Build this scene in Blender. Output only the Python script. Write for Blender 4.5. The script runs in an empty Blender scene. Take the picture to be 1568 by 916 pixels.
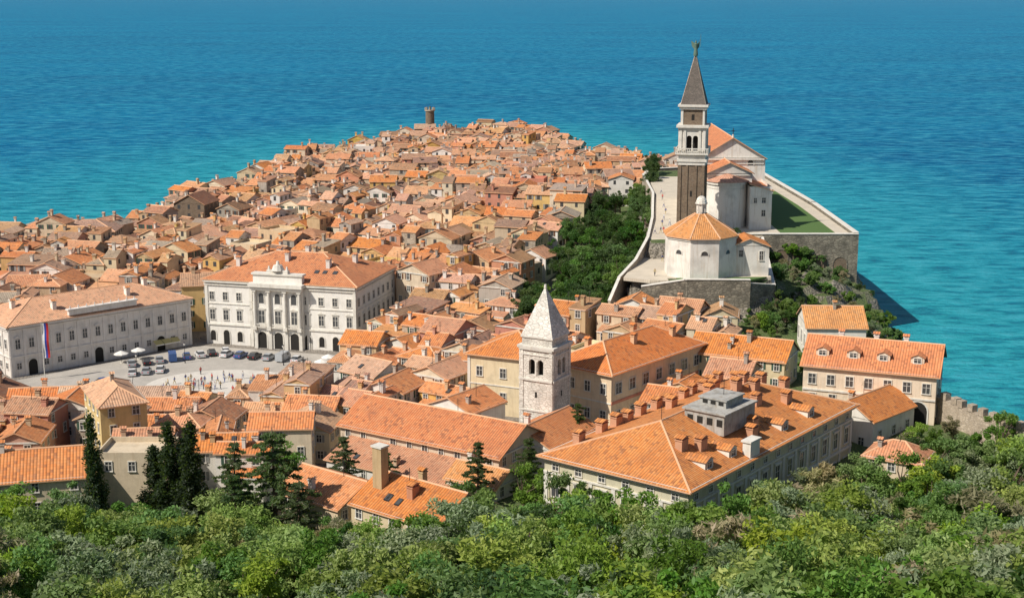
import bpy, math, random
import numpy as np
from mathutils import Vector
random.seed(7); rng=np.random.default_rng(7)
sc=bpy.context.scene
R=random.uniform
# ------------------------------------------------------------------ materials
M={}
def newmat(name):
    m=bpy.data.materials.new(name); m.use_nodes=True
    M[name]=m
    return m,m.node_tree.nodes,m.node_tree.links,m.node_tree.nodes["Principled BSDF"]
def nd(n,t,**k):
    x=n.new(t)
    for a,b in k.items():
        if a in x.inputs.keys(): x.inputs[a].default_value=b
        else: setattr(x,a,b)
    return x
def mth(n,L,op,a,b=None,c=None):
    x=n.new("ShaderNodeMath"); x.operation=op
    for i,v in enumerate((a,b,c)):
        if v is None: continue
        if isinstance(v,(int,float)): x.inputs[i].default_value=v
        else: L.new(v,x.inputs[i])
    return x.outputs[0]
def mixc(n,L,f,a,b,mode='MIX'):
    x=n.new("ShaderNodeMix"); x.data_type='RGBA'; x.blend_type=mode
    if isinstance(f,(int,float)): x.inputs[0].default_value=f
    else: L.new(f,x.inputs[0])
    for i,v in ((6,a),(7,b)):
        if isinstance(v,tuple): x.inputs[i].default_value=(*v,1)
        else: L.new(v,x.inputs[i])
    return x.outputs[2]
def rng_map(n,L,s,a,b,c,d):
    x=n.new("ShaderNodeMapRange")
    L.new(s,x.inputs[0])
    for i,v in enumerate((a,b,c,d)): x.inputs[i+1].default_value=v
    return x.outputs[0]
def objvar(n,L,col,lo=.85,hi=1.1,hue=.01,sat=(.8,1.1)):
    oi=n.new("ShaderNodeObjectInfo"); h=n.new("ShaderNodeHueSaturation")
    L.new(rng_map(n,L,oi.outputs["Random"],0,1,lo,hi),h.inputs["Value"])
    r2=mth(n,L,'FRACT',mth(n,L,'MULTIPLY',oi.outputs["Random"],17.31))
    L.new(rng_map(n,L,r2,0,1,.5-hue,.5+hue),h.inputs["Hue"])
    r3=mth(n,L,'FRACT',mth(n,L,'MULTIPLY',oi.outputs["Random"],41.7))
    L.new(rng_map(n,L,r3,0,1,sat[0],sat[1]),h.inputs["Saturation"])
    L.new(col,h.inputs["Color"]); return h.outputs[0]
def plaster(name,c,grime=.35,var=True,sc_=.5):
    m,n,L,b=newmat(name)
    tc=n.new("ShaderNodeTexCoord")
    a=nd(n,"ShaderNodeTexNoise",Scale=sc_,Detail=6.,Roughness=.6); L.new(tc.outputs["Object"],a.inputs[0])
    mp=n.new("ShaderNodeMapping"); mp.inputs["Scale"].default_value=(2.2,2.2,.22); L.new(tc.outputs["Object"],mp.inputs[0])
    s=nd(n,"ShaderNodeTexNoise",Scale=1.,Detail=4.); L.new(mp.outputs[0],s.inputs[0])
    f=nd(n,"ShaderNodeTexNoise",Scale=6.,Detail=4.); L.new(tc.outputs["Object"],f.inputs[0])
    d=tuple(x*.55 for x in c); e=(c[0]*.75,c[1]*.68,c[2]*.6)
    col=mixc(n,L,mth(n,L,'MULTIPLY',rng_map(n,L,a.outputs[0],.48,.7,0,1),grime*1.4),c,d)
    col=mixc(n,L,mth(n,L,'MULTIPLY',rng_map(n,L,s.outputs[0],.5,.75,0,1),grime*1.6),col,e)
    col=mixc(n,L,mth(n,L,'MULTIPLY',rng_map(n,L,f.outputs[0],.45,.65,0,1),.16),col,d)
    if var: col=objvar(n,L,col,.85,1.08,.012)
    L.new(col,b.inputs["Base Color"]); b.inputs["Roughness"].default_value=.9
    bp=nd(n,"ShaderNodeBump",Strength=.25,Distance=.05); L.new(f.outputs[0],bp.inputs["Height"]); L.new(bp.outputs[0],b.inputs["Normal"])
plaster('plaster_white',(.78,.74,.67),.25)
plaster('plaster_hall',(.80,.77,.71),.22,False)
plaster('plaster_palace',(.78,.73,.67),.35,False)
plaster('plaster_cream',(.71,.59,.41),.35)
plaster('plaster_tan',(.60,.44,.27),.4)
plaster('plaster_ochre',(.68,.45,.16),.35)
plaster('plaster_pink',(.60,.30,.20),.35)
plaster('plaster_grey',(.42,.37,.31),.5)
plaster('plaster_olive',(.60,.54,.40),.35)
plaster('stone_trim',(.72,.69,.62),.35,False)
plaster('concrete',(.42,.41,.38),.8,False,.8)
plaster('church_white',(.80,.76,.69),.5,False,.25)
def stone(name,c1,c2,mort,scale,bump=.5,grime=.5):
    m,n,L,b=newmat(name)
    tc=n.new("ShaderNodeTexCoord"); 
    mp=n.new("ShaderNodeMapping"); mp.inputs["Scale"].default_value=(1,1,1.8); L.new(tc.outputs["Object"],mp.inputs[0])
    v=nd(n,"ShaderNodeTexVoronoi",Scale=scale); L.new(mp.outputs[0],v.inputs[0])
    v2=nd(n,"ShaderNodeTexVoronoi",Scale=scale,feature='DISTANCE_TO_EDGE'); L.new(mp.outputs[0],v2.inputs[0])
    a=nd(n,"ShaderNodeTexNoise",Scale=.35,Detail=6.,Roughness=.65); L.new(tc.outputs["Object"],a.inputs[0])
    sp=n.new("ShaderNodeSeparateColor"); L.new(v.outputs["Color"],sp.inputs[0])
    col=mixc(n,L,sp.outputs[0],c1,c2)
    col=mixc(n,L,rng_map(n,L,v2.outputs[0],.02,.09,1,0),col,mort)
    col=mixc(n,L,mth(n,L,'MULTIPLY',rng_map(n,L,a.outputs[0],.45,.7,0,1),grime),col,tuple(x*.45 for x in c1))
    L.new(col,b.inputs["Base Color"]); b.inputs["Roughness"].default_value=.92
    bp=nd(n,"ShaderNodeBump",Strength=bump,Distance=.1); L.new(v2.outputs[0],bp.inputs["Height"]); L.new(bp.outputs[0],b.inputs["Normal"])
stone('stone_tower',(.155,.105,.07),(.235,.17,.11),(.21,.17,.13),2.2,.4,.35)
stone('stone_wall',(.2,.18,.14),(.34,.30,.23),(.14,.12,.09),1.1,.9,.95)
stone('stone_white',(.66,.62,.55),(.82,.78,.7),(.44,.4,.34),1.3,.6,.6)
stone('stone_house',(.38,.31,.23),(.52,.44,.34),(.3,.25,.2),1.6,.5,.5)
stone('spire_grey',(.13,.11,.095),(.19,.16,.135),(.1,.09,.08),1.8,.4,.3)
stone('spire_white',(.66,.62,.55),(.84,.8,.73),(.46,.43,.38),1.1,.4,.5)
def tile(name,c1,c2,c3,stain=.5,per=.42,var=(.8,1.1),hue=.012,pale=.7,sat=(.8,1.1)):
    m,n,L,b=newmat(name)
    tc=n.new("ShaderNodeTexCoord"); sp=n.new("ShaderNodeSeparateXYZ"); L.new(tc.outputs["UV"],sp.inputs[0])
    u=mth(n,L,'DIVIDE',sp.outputs[0],per); v=mth(n,L,'DIVIDE',sp.outputs[1],per*1.15)
    fu=mth(n,L,'FRACT',u); fv=mth(n,L,'FRACT',v)
    cb=n.new("ShaderNodeCombineXYZ"); L.new(mth(n,L,'FLOOR',u),cb.inputs[0]); L.new(mth(n,L,'FLOOR',v),cb.inputs[1])
    oi=n.new("ShaderNodeObjectInfo"); L.new(mth(n,L,'MULTIPLY',oi.outputs["Random"],50),cb.inputs[2])
    w=nd(n,"ShaderNodeTexWhiteNoise",noise_dimensions='3D'); L.new(cb.outputs[0],w.inputs[0])
    col=mixc(n,L,w.outputs[0],c1,c2)
    col=mixc(n,L,rng_map(n,L,w.outputs[0],.78,.95,0,.9),col,c3)
    a=nd(n,"ShaderNodeTexNoise",Scale=.45,Detail=6.,Roughness=.65); L.new(tc.outputs["Object"],a.inputs[0])
    col=mixc(n,L,mth(n,L,'MULTIPLY',rng_map(n,L,a.outputs[0],.45,.72,0,1),stain),col,c3)
    a2=nd(n,"ShaderNodeTexNoise",Scale=1.3,Detail=4.); L.new(tc.outputs["Object"],a2.inputs[0])
    col=mixc(n,L,mth(n,L,'MULTIPLY',rng_map(n,L,a2.outputs[0],.5,.75,0,1),stain*pale),col,(.6,.43,.28))
    a3=nd(n,"ShaderNodeTexNoise",Scale=.12,Detail=3.); L.new(tc.outputs["Object"],a3.inputs[0])
    col=mixc(n,L,rng_map(n,L,a3.outputs[0],.4,.65,0,.45),col,tuple(x*.72+.02 for x in c1))
    prof=mth(n,L,'SINE',mth(n,L,'MULTIPLY',fu,math.pi))
    groove=rng_map(n,L,prof,0,.55,.75,0)
    col=mixc(n,L,groove,col,tuple(x*.35 for x in c3))
    col=mixc(n,L,rng_map(n,L,fv,0,.14,.4,0),col,tuple(x*.45 for x in c3))
    col=objvar(n,L,col,var[0],var[1],hue,sat)
    L.new(col,b.inputs["Base Color"]); b.inputs["Roughness"].default_value=.85
    h=mth(n,L,'ADD',prof,mth(n,L,'MULTIPLY',fv,-.25))
    bp=nd(n,"ShaderNodeBump",Strength=.55,Distance=.1); L.new(h,bp.inputs["Height"]); L.new(bp.outputs[0],b.inputs["Normal"])
tile('tile_orange',(.69,.232,.072),(.79,.33,.12),(.38,.14,.06),.5,.45,(.86,1.04),.004,.4,(.96,1.06))
tile('tile_light',(.72,.30,.125),(.80,.41,.20),(.42,.19,.09),.55,.42,(.78,1.08),.007)
tile('tile_tan',(.62,.315,.155),(.72,.43,.25),(.32,.18,.1),.6,.42,(.7,1.1),.01)
tile('tile_brown',(.44,.2,.1),(.52,.28,.16),(.2,.12,.08),.7,.42,(.6,1.1),.01)
tile('tile_grey',(.40,.30,.21),(.5,.39,.28),(.22,.17,.13),.7)
def simple(name,c,rough=.7,metal=0,spec=.5):
    m,n,L,b=newmat(name); 
    tc=n.new("ShaderNodeTexCoord"); a=nd(n,"ShaderNodeTexNoise",Scale=3.,Detail=3.); L.new(tc.outputs["Object"],a.inputs[0])
    L.new(mixc(n,L,rng_map(n,L,a.outputs[0],.4,.7,0,.35),c,tuple(x*.7 for x in c)),b.inputs["Base Color"])
    b.inputs["Roughness"].default_value=rough; b.inputs["Metallic"].default_value=metal
simple('glass',(.075,.078,.08),.15)
simple('dark_void',(.02,.018,.015),.9)
simple('ridge_tile',(.74,.43,.25),.85)
simple('shutter_green',(.05,.1,.07),.6)
simple('shutter_brown',(.16,.08,.045),.6)
simple('shutter_grey',(.3,.3,.28),.6)
simple('wood_dark',(.09,.06,.04),.7)
simple('copper_green',(.1,.17,.13),.6)
simple('metal_dark',(.05,.05,.055),.5,.6)
simple('rubber',(.02,.02,.02),.8)
simple('lawn',(.08,.15,.035),.95)
simple('awning_yellow',(.6,.5,.2),.8)
simple('awning_white',(.75,.73,.68),.8)
simple('flag_white',(.75,.75,.75),.8); simple('flag_blue',(.03,.07,.4),.8); simple('flag_red',(.6,.03,.03),.8)
for k,c in dict(white=(.7,.7,.7),silver=(.4,.42,.44),black=(.02,.02,.025),red=(.3,.03,.03),blue=(.04,.1,.28),grey=(.15,.16,.17)).items(): simple('car_'+k,c,.25)
for k,c in dict(a=(.6,.6,.58),b=(.08,.12,.3),c=(.5,.08,.07),d=(.05,.05,.06),e=(.5,.4,.2)).items(): simple('cloth_'+k,c,.9)
simple('skin',(.5,.28,.19),.6); simple('hair',(.05,.03,.02),.8)
simple('bark',(.14,.1,.07),.95)
def pave(name,c,c2,s):
    m,n,L,b=newmat(name)
    tc=n.new("ShaderNodeTexCoord"); br=nd(n,"ShaderNodeTexBrick",Scale=s); L.new(tc.outputs["Object"],br.inputs[0])
    br.inputs["Color1"].default_value=(*c,1); br.inputs["Color2"].default_value=(*c2,1); br.inputs["Mortar"].default_value=(*[x*.7 for x in c],1); br.inputs["Mortar Size"].default_value=.02
    a=nd(n,"ShaderNodeTexNoise",Scale=.3,Detail=6.); L.new(tc.outputs["Object"],a.inputs[0])
    L.new(mixc(n,L,rng_map(n,L,a.outputs[0],.4,.7,0,.4),br.outputs[0],tuple(x*.6 for x in c)),b.inputs["Base Color"]); b.inputs["Roughness"].default_value=.85
pave('pavement_white',(.68,.64,.57),(.62,.58,.52),.8)
pave('pavement_grey',(.44,.41,.36),(.5,.46,.41),.8)
pave('promenade_stone',(.66,.58,.46),(.6,.53,.42),1.)
def leafmat(name,c1,c2,c3,var=(.7,1.25)):
    m,n,L,b=newmat(name)
    tc=n.new("ShaderNodeTexCoord"); a=nd(n,"ShaderNodeTexNoise",Scale=.8,Detail=3.); L.new(tc.outputs["Object"],a.inputs[0])
    g=n.new("ShaderNodeNewGeometry")
    col=mixc(n,L,rng_map(n,L,a.outputs[0],.35,.65,0,1),c1,c2)
    col=mixc(n,L,mth(n,L,'MULTIPLY',g.outputs["Random Per Island"],.55),col,c3)
    col=objvar(n,L,col,var[0],var[1],.022,(.8,1.15))
    out=n["Material Output"]; L.new(col,b.inputs["Base Color"]); b.inputs["Roughness"].default_value=.55; b.inputs["Specular IOR Level"].default_value=.35
    t=n.new("ShaderNodeBsdfTranslucent"); L.new(mixc(n,L,.6,col,(.22,.34,.05)),t.inputs[0])
    ms=n.new("ShaderNodeMixShader"); ms.inputs[0].default_value=.42; L.new(b.outputs[0],ms.inputs[1]); L.new(t.outputs[0],ms.inputs[2]); L.new(ms.outputs[0],out.inputs[0])
leafmat('leaf_green',(.09,.2,.04),(.15,.28,.055),(.25,.36,.09))
leafmat('leaf_yellowgreen',(.2,.32,.045),(.29,.4,.06),(.4,.46,.12))
leafmat('leaf_olive',(.18,.25,.13),(.26,.32,.18),(.4,.44,.28))
leafmat('leaf_dark',(.035,.09,.02),(.06,.135,.03),(.11,.18,.05))
leafmat('leaf_cypress',(.012,.032,.012),(.022,.05,.016),(.04,.07,.027))
leafmat('leaf_cedar',(.04,.09,.032),(.07,.13,.045),(.15,.19,.07))
leafmat('twig_tan',(.34,.27,.16),(.44,.36,.23),(.3,.32,.13))
# ------------------------------------------------------------------ mesh builder
class MB:
    def __init__(s,name,ox=0,oy=0,ang=0,oz=0):
        s.name=name;s.o=(ox,oy,oz);s.a=math.radians(ang);s.v=[];s.f=[];s.m=[];s.uv=[];s.mats=[]
    def mi(s,mat):
        if mat not in s.mats: s.mats.append(mat)
        return s.mats.index(mat)
    def face(s,pts,mat,uv=None):
        i=len(s.v); s.v.extend(pts); s.f.append(tuple(range(i,i+len(pts)))); s.m.append(s.mi(mat))
        s.uv.append(uv if uv else [(p[0],p[2]) for p in pts])
    def hexa(s,b,t,mat,bot=True):
        if bot: s.face([b[3],b[2],b[1],b[0]],mat)
        s.face(t,mat)
        for i in range(4):
            j=(i+1)%4; s.face([b[i],b[j],t[j],t[i]],mat)
    def box(s,x0,y0,z0,x1,y1,z1,mat,bot=True):
        b=[(x0,y0,z0),(x1,y0,z0),(x1,y1,z0),(x0,y1,z0)]; t=[(p[0],p[1],z1) for p in b]; s.hexa(b,t,mat,bot)
    def prism(s,poly,z0,z1,mat,top=True):
        n=len(poly)
        for i in range(n):
            a=poly[i];b=poly[(i+1)%n]; s.face([(a[0],a[1],z0),(b[0],b[1],z0),(b[0],b[1],z1),(a[0],a[1],z1)],mat)
        if top: s.face([(p[0],p[1],z1) for p in poly],mat)
    def cyl(s,cx,cy,z0,z1,r0,r1,n,mat,top=True,a0=0,a1=2*math.pi):
        full=abs(a1-a0-2*math.pi)<1e-6
        A=[a0+(a1-a0)*i/n for i in range(n+1)]
        for i in range(n):
            p=[(cx+r0*math.cos(A[i]),cy+r0*math.sin(A[i]),z0),(cx+r0*math.cos(A[i+1]),cy+r0*math.sin(A[i+1]),z0),
               (cx+r1*math.cos(A[i+1]),cy+r1*math.sin(A[i+1]),z1),(cx+r1*math.cos(A[i]),cy+r1*math.sin(A[i]),z1)]
            L=math.hypot(r0-r1,z1-z0); w=r0*(a1-a0)/n; w1=r1*(a1-a0)/n
            uv=[(i*w,0),((i+1)*w,0),(i*w+w/2+w1/2,L),(i*w+w/2-w1/2,L)]
            if r1<1e-4: p=p[:3]; uv=[uv[0],uv[1],(i*w+w/2,L)]
            s.face(p,mat,uv)
        if top and r1>1e-4 and full: s.face([(cx+r1*math.cos(a),cy+r1*math.sin(a),z1) for a in A[:n]],mat)
    def beam(s,p,q,w,h,mat):
        p=Vector(p);q=Vector(q);d=(q-p).normalized(); sd=d.cross(Vector((0,0,1)))
        if sd.length<1e-3: sd=Vector((1,0,0))
        sd=sd.normalized()*w/2; up=Vector((0,0,h))
        b=[p-sd,q-sd,q+sd,p+sd]; t=[p-sd*.5+up,q-sd*.5+up,q+sd*.5+up,p+sd*.5+up]
        s.hexa([tuple(x) for x in b],[tuple(x) for x in t],mat)
    def roofpoly(s,pts,mat,outer,th=.18,under='wood_dark'):
        a=Vector(pts[0]);u=(Vector(pts[1])-a).normalized(); nrm=u.cross(Vector(pts[2])-a).normalized(); w=nrm.cross(u)
        if w.z<0: w=-w
        uv=[((Vector(p)-a).dot(u),(Vector(p)-a).dot(w)) for p in pts]
        s.face(pts,mat,uv)
        lo=[(p[0],p[1],p[2]-th) for p in pts]
        s.face(lo[::-1],under)
        for i in outer:
            j=(i+1)%len(pts); s.face([lo[i],lo[j],pts[j],pts[i]],'ridge_tile')
    def F(s,side,W,D,x0=0,y0=0):
        return {'F':((x0,y0),(1,0),(0,-1),W),'R':((x0+W,y0),(0,1),(1,0),D),'B':((x0+W,y0+D),(-1,0),(0,1),W),'L':((x0,y0+D),(0,-1),(-1,0),D)}[side]
    def fp(s,fr,a,o,z):
        return (fr[0][0]+fr[1][0]*a+fr[2][0]*o, fr[0][1]+fr[1][1]*a+fr[2][1]*o, z)
    def fbox(s,fr,s0,s1,z0,z1,o0,o1,mat):
        b=[s.fp(fr,s0,o1,z0),s.fp(fr,s1,o1,z0),s.fp(fr,s1,o0,z0),s.fp(fr,s0,o0,z0)]
        s.hexa(b,[(p[0],p[1],z1) for p in b],mat)
    def fquad(s,fr,s0,s1,z0,z1,o,mat):
        s.face([s.fp(fr,s0,o,z0),s.fp(fr,s1,o,z0),s.fp(fr,s1,o,z1),s.fp(fr,s0,o,z1)],mat)
    def win(s,fr,c,z,w,h,det=0,trim='stone_trim',shut=None,glass='glass',ped=False):
        s.fquad(fr,c-w/2,c+w/2,z,z+h,.025,glass)
        if det>=1:
            t=.14
            s.fbox(fr,c-w/2-t,c-w/2,z,z+h,0,.11,trim); s.fbox(fr,c+w/2,c+w/2+t,z,z+h,0,.11,trim)
            s.fbox(fr,c-w/2-t,c+w/2+t,z+h,z+h+t,0,.13,trim); s.fbox(fr,c-w/2-t-.05,c+w/2+t+.05,z-.12,z,0,.2,trim)
            s.fbox(fr,c-.04,c+.04,z,z+h,.026,.06,trim); s.fbox(fr,c-w/2,c+w/2,z+h*.6,z+h*.6+.06,.026,.055,trim)
            if ped:
                s.fbox(fr,c-w/2-.3,c+w/2+.3,z+h+.35,z+h+.45,0,.22,trim)
                a=[s.fp(fr,c-w/2-.3,.2,z+h+.45),s.fp(fr,c+w/2+.3,.2,z+h+.45),s.fp(fr,c,.2,z+h+.85)]; s.face(a,trim)
                b=[s.fp(fr,c-w/2-.3,0,z+h+.45),s.fp(fr,c+w/2+.3,0,z+h+.45),s.fp(fr,c,0,z+h+.85)]
                s.face([b[0],a[0],a[2],b[2]],trim); s.face([a[1],b[1],b[2],a[2]],trim)
        if shut:
            s.fbox(fr,c-w/2-.1-w*.5,c-w/2-.08,z,z+h,.01,.07,shut); s.fbox(fr,c+w/2+.08,c+w/2+.1+w*.5,z,z+h,.01,.07,shut)
    def arch(s,fr,c,z,w,h,mat='dark_void',trim='stone_trim',n=8,o=.03):
        r=w/2; zs=z+h-r
        pts=[s.fp(fr,c-r,o,z),s.fp(fr,c+r,o,z)]+[s.fp(fr,c+r*math.cos(math.pi*i/n),o,zs+r*math.sin(math.pi*i/n)) for i in range(n+1)]
        s.face(pts,mat)
        if trim:
            t=.22
            s.fbox(fr,c-r-t,c-r,z,zs,0,.12,trim); s.fbox(fr,c+r,c+r+t,z,zs,0,.12,trim)
            for i in range(n):
                a=math.pi*i/n;b=math.pi*(i+1)/n
                q=lambda rr,x,oo:s.fp(fr,c+rr*math.cos(x),oo,zs+rr*math.sin(x))
                s.face([q(r,a,.12),q(r+t,a,.12),q(r+t,b,.12),q(r,b,.12)],trim)
                s.face([q(r+t,a,0),q(r+t,a,.12),q(r+t,b,.12),q(r+t,b,0)],trim)
                s.face([q(r,a,0.03),q(r,a,.12),q(r,b,.12),q(r,b,0.03)],trim)
    def archwall(s,fr,s0,s1,z0,z1,ops,mat,depth=.5,n=8):
        cur=s0
        for c,w,zb,zt in ops:
            r=w/2;zs=zt-r
            s.fquad(fr,cur,c-r,z0,z1,0,mat)
            if zb>z0: s.fquad(fr,c-r,c+r,z0,zb,0,mat)
            for i in range(n):
                a=math.pi-math.pi*i/n;b=math.pi-math.pi*(i+1)/n
                x0,x1=c+r*math.cos(a),c+r*math.cos(b);y0,y1=zs+r*math.sin(a),zs+r*math.sin(b)
                s.face([s.fp(fr,x0,0,y0),s.fp(fr,x1,0,y1),s.fp(fr,x1,0,z1),s.fp(fr,x0,0,z1)],mat)
                s.face([s.fp(fr,x0,0,y0),s.fp(fr,x1,0,y1),s.fp(fr,x1,-depth,y1),s.fp(fr,x0,-depth,y0)],mat)
            for x in (c-r,c+r): s.face([s.fp(fr,x,0,zb),s.fp(fr,x,0,zs),s.fp(fr,x,-depth,zs),s.fp(fr,x,-depth,zb)],mat)
            s.face([s.fp(fr,c-r,0,zb),s.fp(fr,c+r,0,zb),s.fp(fr,c+r,-depth,zb),s.fp(fr,c-r,-depth,zb)],mat)
            cur=c+r
        s.fquad(fr,cur,s1,z0,z1,0,mat)
    def chimney(s,x,y,z0,z1,w=.7,mat='plaster_tan',cap='tile_orange',d=None):
        d=d or w
        s.box(x-w/2,y-d/2,z0,x+w/2,y+d/2,z1,mat)
        s.box(x-w/2-.1,y-d/2-.1,z1,x+w/2+.1,y+d/2+.1,z1+.12,mat)
        for sx in (-1,1):
            for sy in (-1,1): s.box(x+sx*(w/2-.08)-.07,y+sy*(d/2-.08)-.07,z1+.12,x+sx*(w/2-.08)+.07,y+sy*(d/2-.08)+.07,z1+.42,mat)
        z=z1+.42;a=w/2+.18;b=d/2+.18
        s.face([(x-a,y-b,z),(x+a,y-b,z),(x+a,y,z+.3),(x-a,y,z+.3)],cap); s.face([(x+a,y+b,z),(x-a,y+b,z),(x-a,y,z+.3),(x+a,y,z+.3)],cap)
        for e in (-a,a): s.face([(x+e,y-b,z),(x+e,y+b,z),(x+e,y,z+.3)],mat)
        s.face([(x-a,y-b,z),(x+a,y-b,z),(x+a,y+b,z),(x-a,y+b,z)],mat)
    def antenna(s,x,y,z):
        s.box(x-.03,y-.03,z-.5,x+.03,y+.03,z+2.4,'metal_dark')
        for k in range(4): s.box(x-.5+k*.06,y-.015,z+1.5+k*.22,x+.5-k*.06,y+.015,z+1.53+k*.22,'metal_dark')
    def roof(s,W,D,ze,rise,kind,mat,ov=.45,wall=None,x0=0,y0=0,ridges=True):
        X0,X1,Y0,Y1=x0-ov,x0+W+ov,y0-ov,y0+D+ov
        if kind=='gx':
            k=rise/(D/2); zl=ze-ov*k; ym=y0+D/2; zr=ze+rise
            s.roofpoly([(X0,Y0,zl),(X1,Y0,zl),(X1,ym,zr),(X0,ym,zr)],mat,(0,1,3))
            s.roofpoly([(X1,Y1,zl),(X0,Y1,zl),(X0,ym,zr),(X1,ym,zr)],mat,(0,1,3))
            if wall:
                for x in (x0,x0+W): s.face([(x,y0,ze-.2),(x,y0+D,ze-.2),(x,ym,zr-.19)],wall)
            if ridges: s.beam((X0,ym,zr-.05),(X1,ym,zr-.05),.32,.16,'ridge_tile')
            return lambda x,y: zr-abs(y-ym)*k
        if kind=='gy':
            k=rise/(W/2); zl=ze-ov*k; xm=x0+W/2; zr=ze+rise
            s.roofpoly([(X0,Y1,zl),(X0,Y0,zl),(xm,Y0,zr),(xm,Y1,zr)],mat,(0,1,3))
            s.roofpoly([(X1,Y0,zl),(X1,Y1,zl),(xm,Y1,zr),(xm,Y0,zr)],mat,(0,1,3))
            if wall:
                for y in (y0,y0+D): s.face([(x0,y,ze-.2),(x0+W,y,ze-.2),(xm,y,zr-.19)],wall)
            if ridges: s.beam((xm,Y0,zr-.05),(xm,Y1,zr-.05),.32,.16,'ridge_tile')
            return lambda x,y: zr-abs(x-xm)*k
        if kind=='hip':
            m=min(W,D)/2; k=rise/m; zl=ze-ov*k; zr=ze+rise
            if W>=D: a=(x0+m,y0+D/2,zr);b=(x0+W-m,y0+D/2,zr)
            else: a=(x0+W/2,y0+m,zr);b=(x0+W/2,y0+D-m,zr)
            c=[(X0,Y0,zl),(X1,Y0,zl),(X1,Y1,zl),(X0,Y1,zl)]
            if W-D>.05: P=[[c[0],c[1],b,a],[c[1],c[2],b],[c[2],c[3],a,b],[c[3],c[0],a]]; H=[(c[0],a),(c[1],b),(c[2],b),(c[3],a)]
            elif D-W>.05: P=[[c[0],c[1],a],[c[1],c[2],b,a],[c[2],c[3],b],[c[3],c[0],a,b]]; H=[(c[0],a),(c[1],a),(c[2],b),(c[3],b)]
            else: P=[[c[i],c[(i+1)%4],a] for i in range(4)]; H=[(c[i],a) for i in range(4)]
            for p in P: s.roofpoly(p,mat,(0,))
            if ridges:
                for p,q in H: s.beam((p[0],p[1],p[2]-.04),(q[0],q[1],q[2]-.04),.32,.15,'ridge_tile')
                if abs(W-D)>.05: s.beam((a[0],a[1],a[2]-.04),(b[0],b[1],b[2]-.04),.32,.16,'ridge_tile')
            return lambda x,y: ze+k*min(x-x0,x0+W-x,y-y0,y0+D-y)
        if kind=='shed':
            k=rise/D; zl=ze-ov*k; zh=ze+rise+ov*k
            s.roofpoly([(X0,Y0,zl),(X1,Y0,zl),(X1,Y1,zh),(X0,Y1,zh)],mat,(0,1,2,3))
            if wall:
                for x in (x0,x0+W): s.face([(x,y0,ze-.2),(x,y0+D,ze-.2),(x,y0+D,ze+rise-.19)],wall)
                s.face([(x0,y0+D,ze-.2),(x0+W,y0+D,ze-.2),(x0+W,y0+D,ze+rise-.19),(x0,y0+D,ze+rise-.19)],wall)
            return lambda x,y: ze+k*(y-y0)
    def dormer(s,x,y,zr,w=1.6,h=1.3,dep=2.2,dirn=(0,-1),wall='plaster_white',mat='tile_orange'):
        dx,dy=dirn; px,py=-dy,dx
        fr=((x-px*w/2,y-py*w/2),(px,py),(dx,dy),w)
        s.fbox(fr,0,w,zr-.3,zr+h,-dep,0,wall)
        s.win(fr,w/2,zr+.25,w*.5,h*.65,1)
        e=.25
        for A,B in ((-e,w/2),(w+e,w/2)):
            p=[s.fp(fr,A,e,zr+h-.08),s.fp(fr,A,-dep,zr+h-.08),s.fp(fr,B,-dep,zr+h+.55),s.fp(fr,B,e,zr+h+.55)]
            L=dep+e; s.face(p,mat,[(0,0),(L,0),(L,1.1),(0,1.1)])
        s.face([s.fp(fr,-.02,.02,zr+h),s.fp(fr,w+.02,.02,zr+h),s.fp(fr,w/2,.02,zr+h+.5)],wall)
    def done(s,parent=None):
        me=bpy.data.meshes.new(s.name); me.from_pydata(s.v,[],s.f)
        for k in s.mats: me.materials.append(M[k])
        me.polygons.foreach_set("material_index",s.m)
        ul=me.uv_layers.new(name="UVMap"); ul.data.foreach_set("uv",[c for u in s.uv for p in u for c in p])
        o=bpy.data.objects.new(s.name,me); sc.collection.objects.link(o)
        o.location=s.o; o.rotation_euler=(0,0,s.a)
        return o
# ------------------------------------------------------------------ terrain
coast=[(-420,380),(-300,415),(-200,436),(-178,444),(-140,452),(-131,485),(-130,520),(-118,568),(-106,650),(-87,698),(-67,742),(-47,773),(-16,803),(10,788),(30,735),(40,658),(52,632),(66,612),(77,560),(86,455),(88,389),(91,350),(94,328),(91.5,310),(86,294),(81,268),(80,243),(83,222),(92,200),(112,150),(130,40),(140,-200),(-420,-200)]
plateau=[(55,327),(62,338.5),(83,338.5),(83,389),(81,455),(64,475),(46,470),(43,454),(42,409),(34,345),(31,327)]
bapt=[(25,303),(30,299.5),(37,298.5),(51,298.5),(58,303),(60,328),(55,330),(31,330)]
square=[(-110,284),(-76,316),(-71,317.5),(-35,307.5),(-38,275),(-42,258),(-75,256),(-112,267)]
def inpoly(px,py,poly):
    c=np.zeros(np.shape(px),bool)
    n=len(poly)
    for i in range(n):
        x0,y0=poly[i];x1,y1=poly[(i+1)%n]
        if y0==y1: continue
        t=((y0>py)!=(y1>py))&(px<(x1-x0)*(py-y0)/(y1-y0)+x0)
        c^=t
    return c
def sdist(px,py,poly):
    d=np.full(np.shape(px),1e9)
    n=len(poly)
    for i in range(n):
        x0,y0=poly[i];x1,y1=poly[(i+1)%n];dx,dy=x1-x0,y1-y0
        t=np.clip(((px-x0)*dx+(py-y0)*dy)/(dx*dx+dy*dy),0,1)
        d=np.minimum(d,np.hypot(px-x0-t*dx,py-y0-t*dy))
    return np.where(inpoly(px,py,poly),d,-d)
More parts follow.
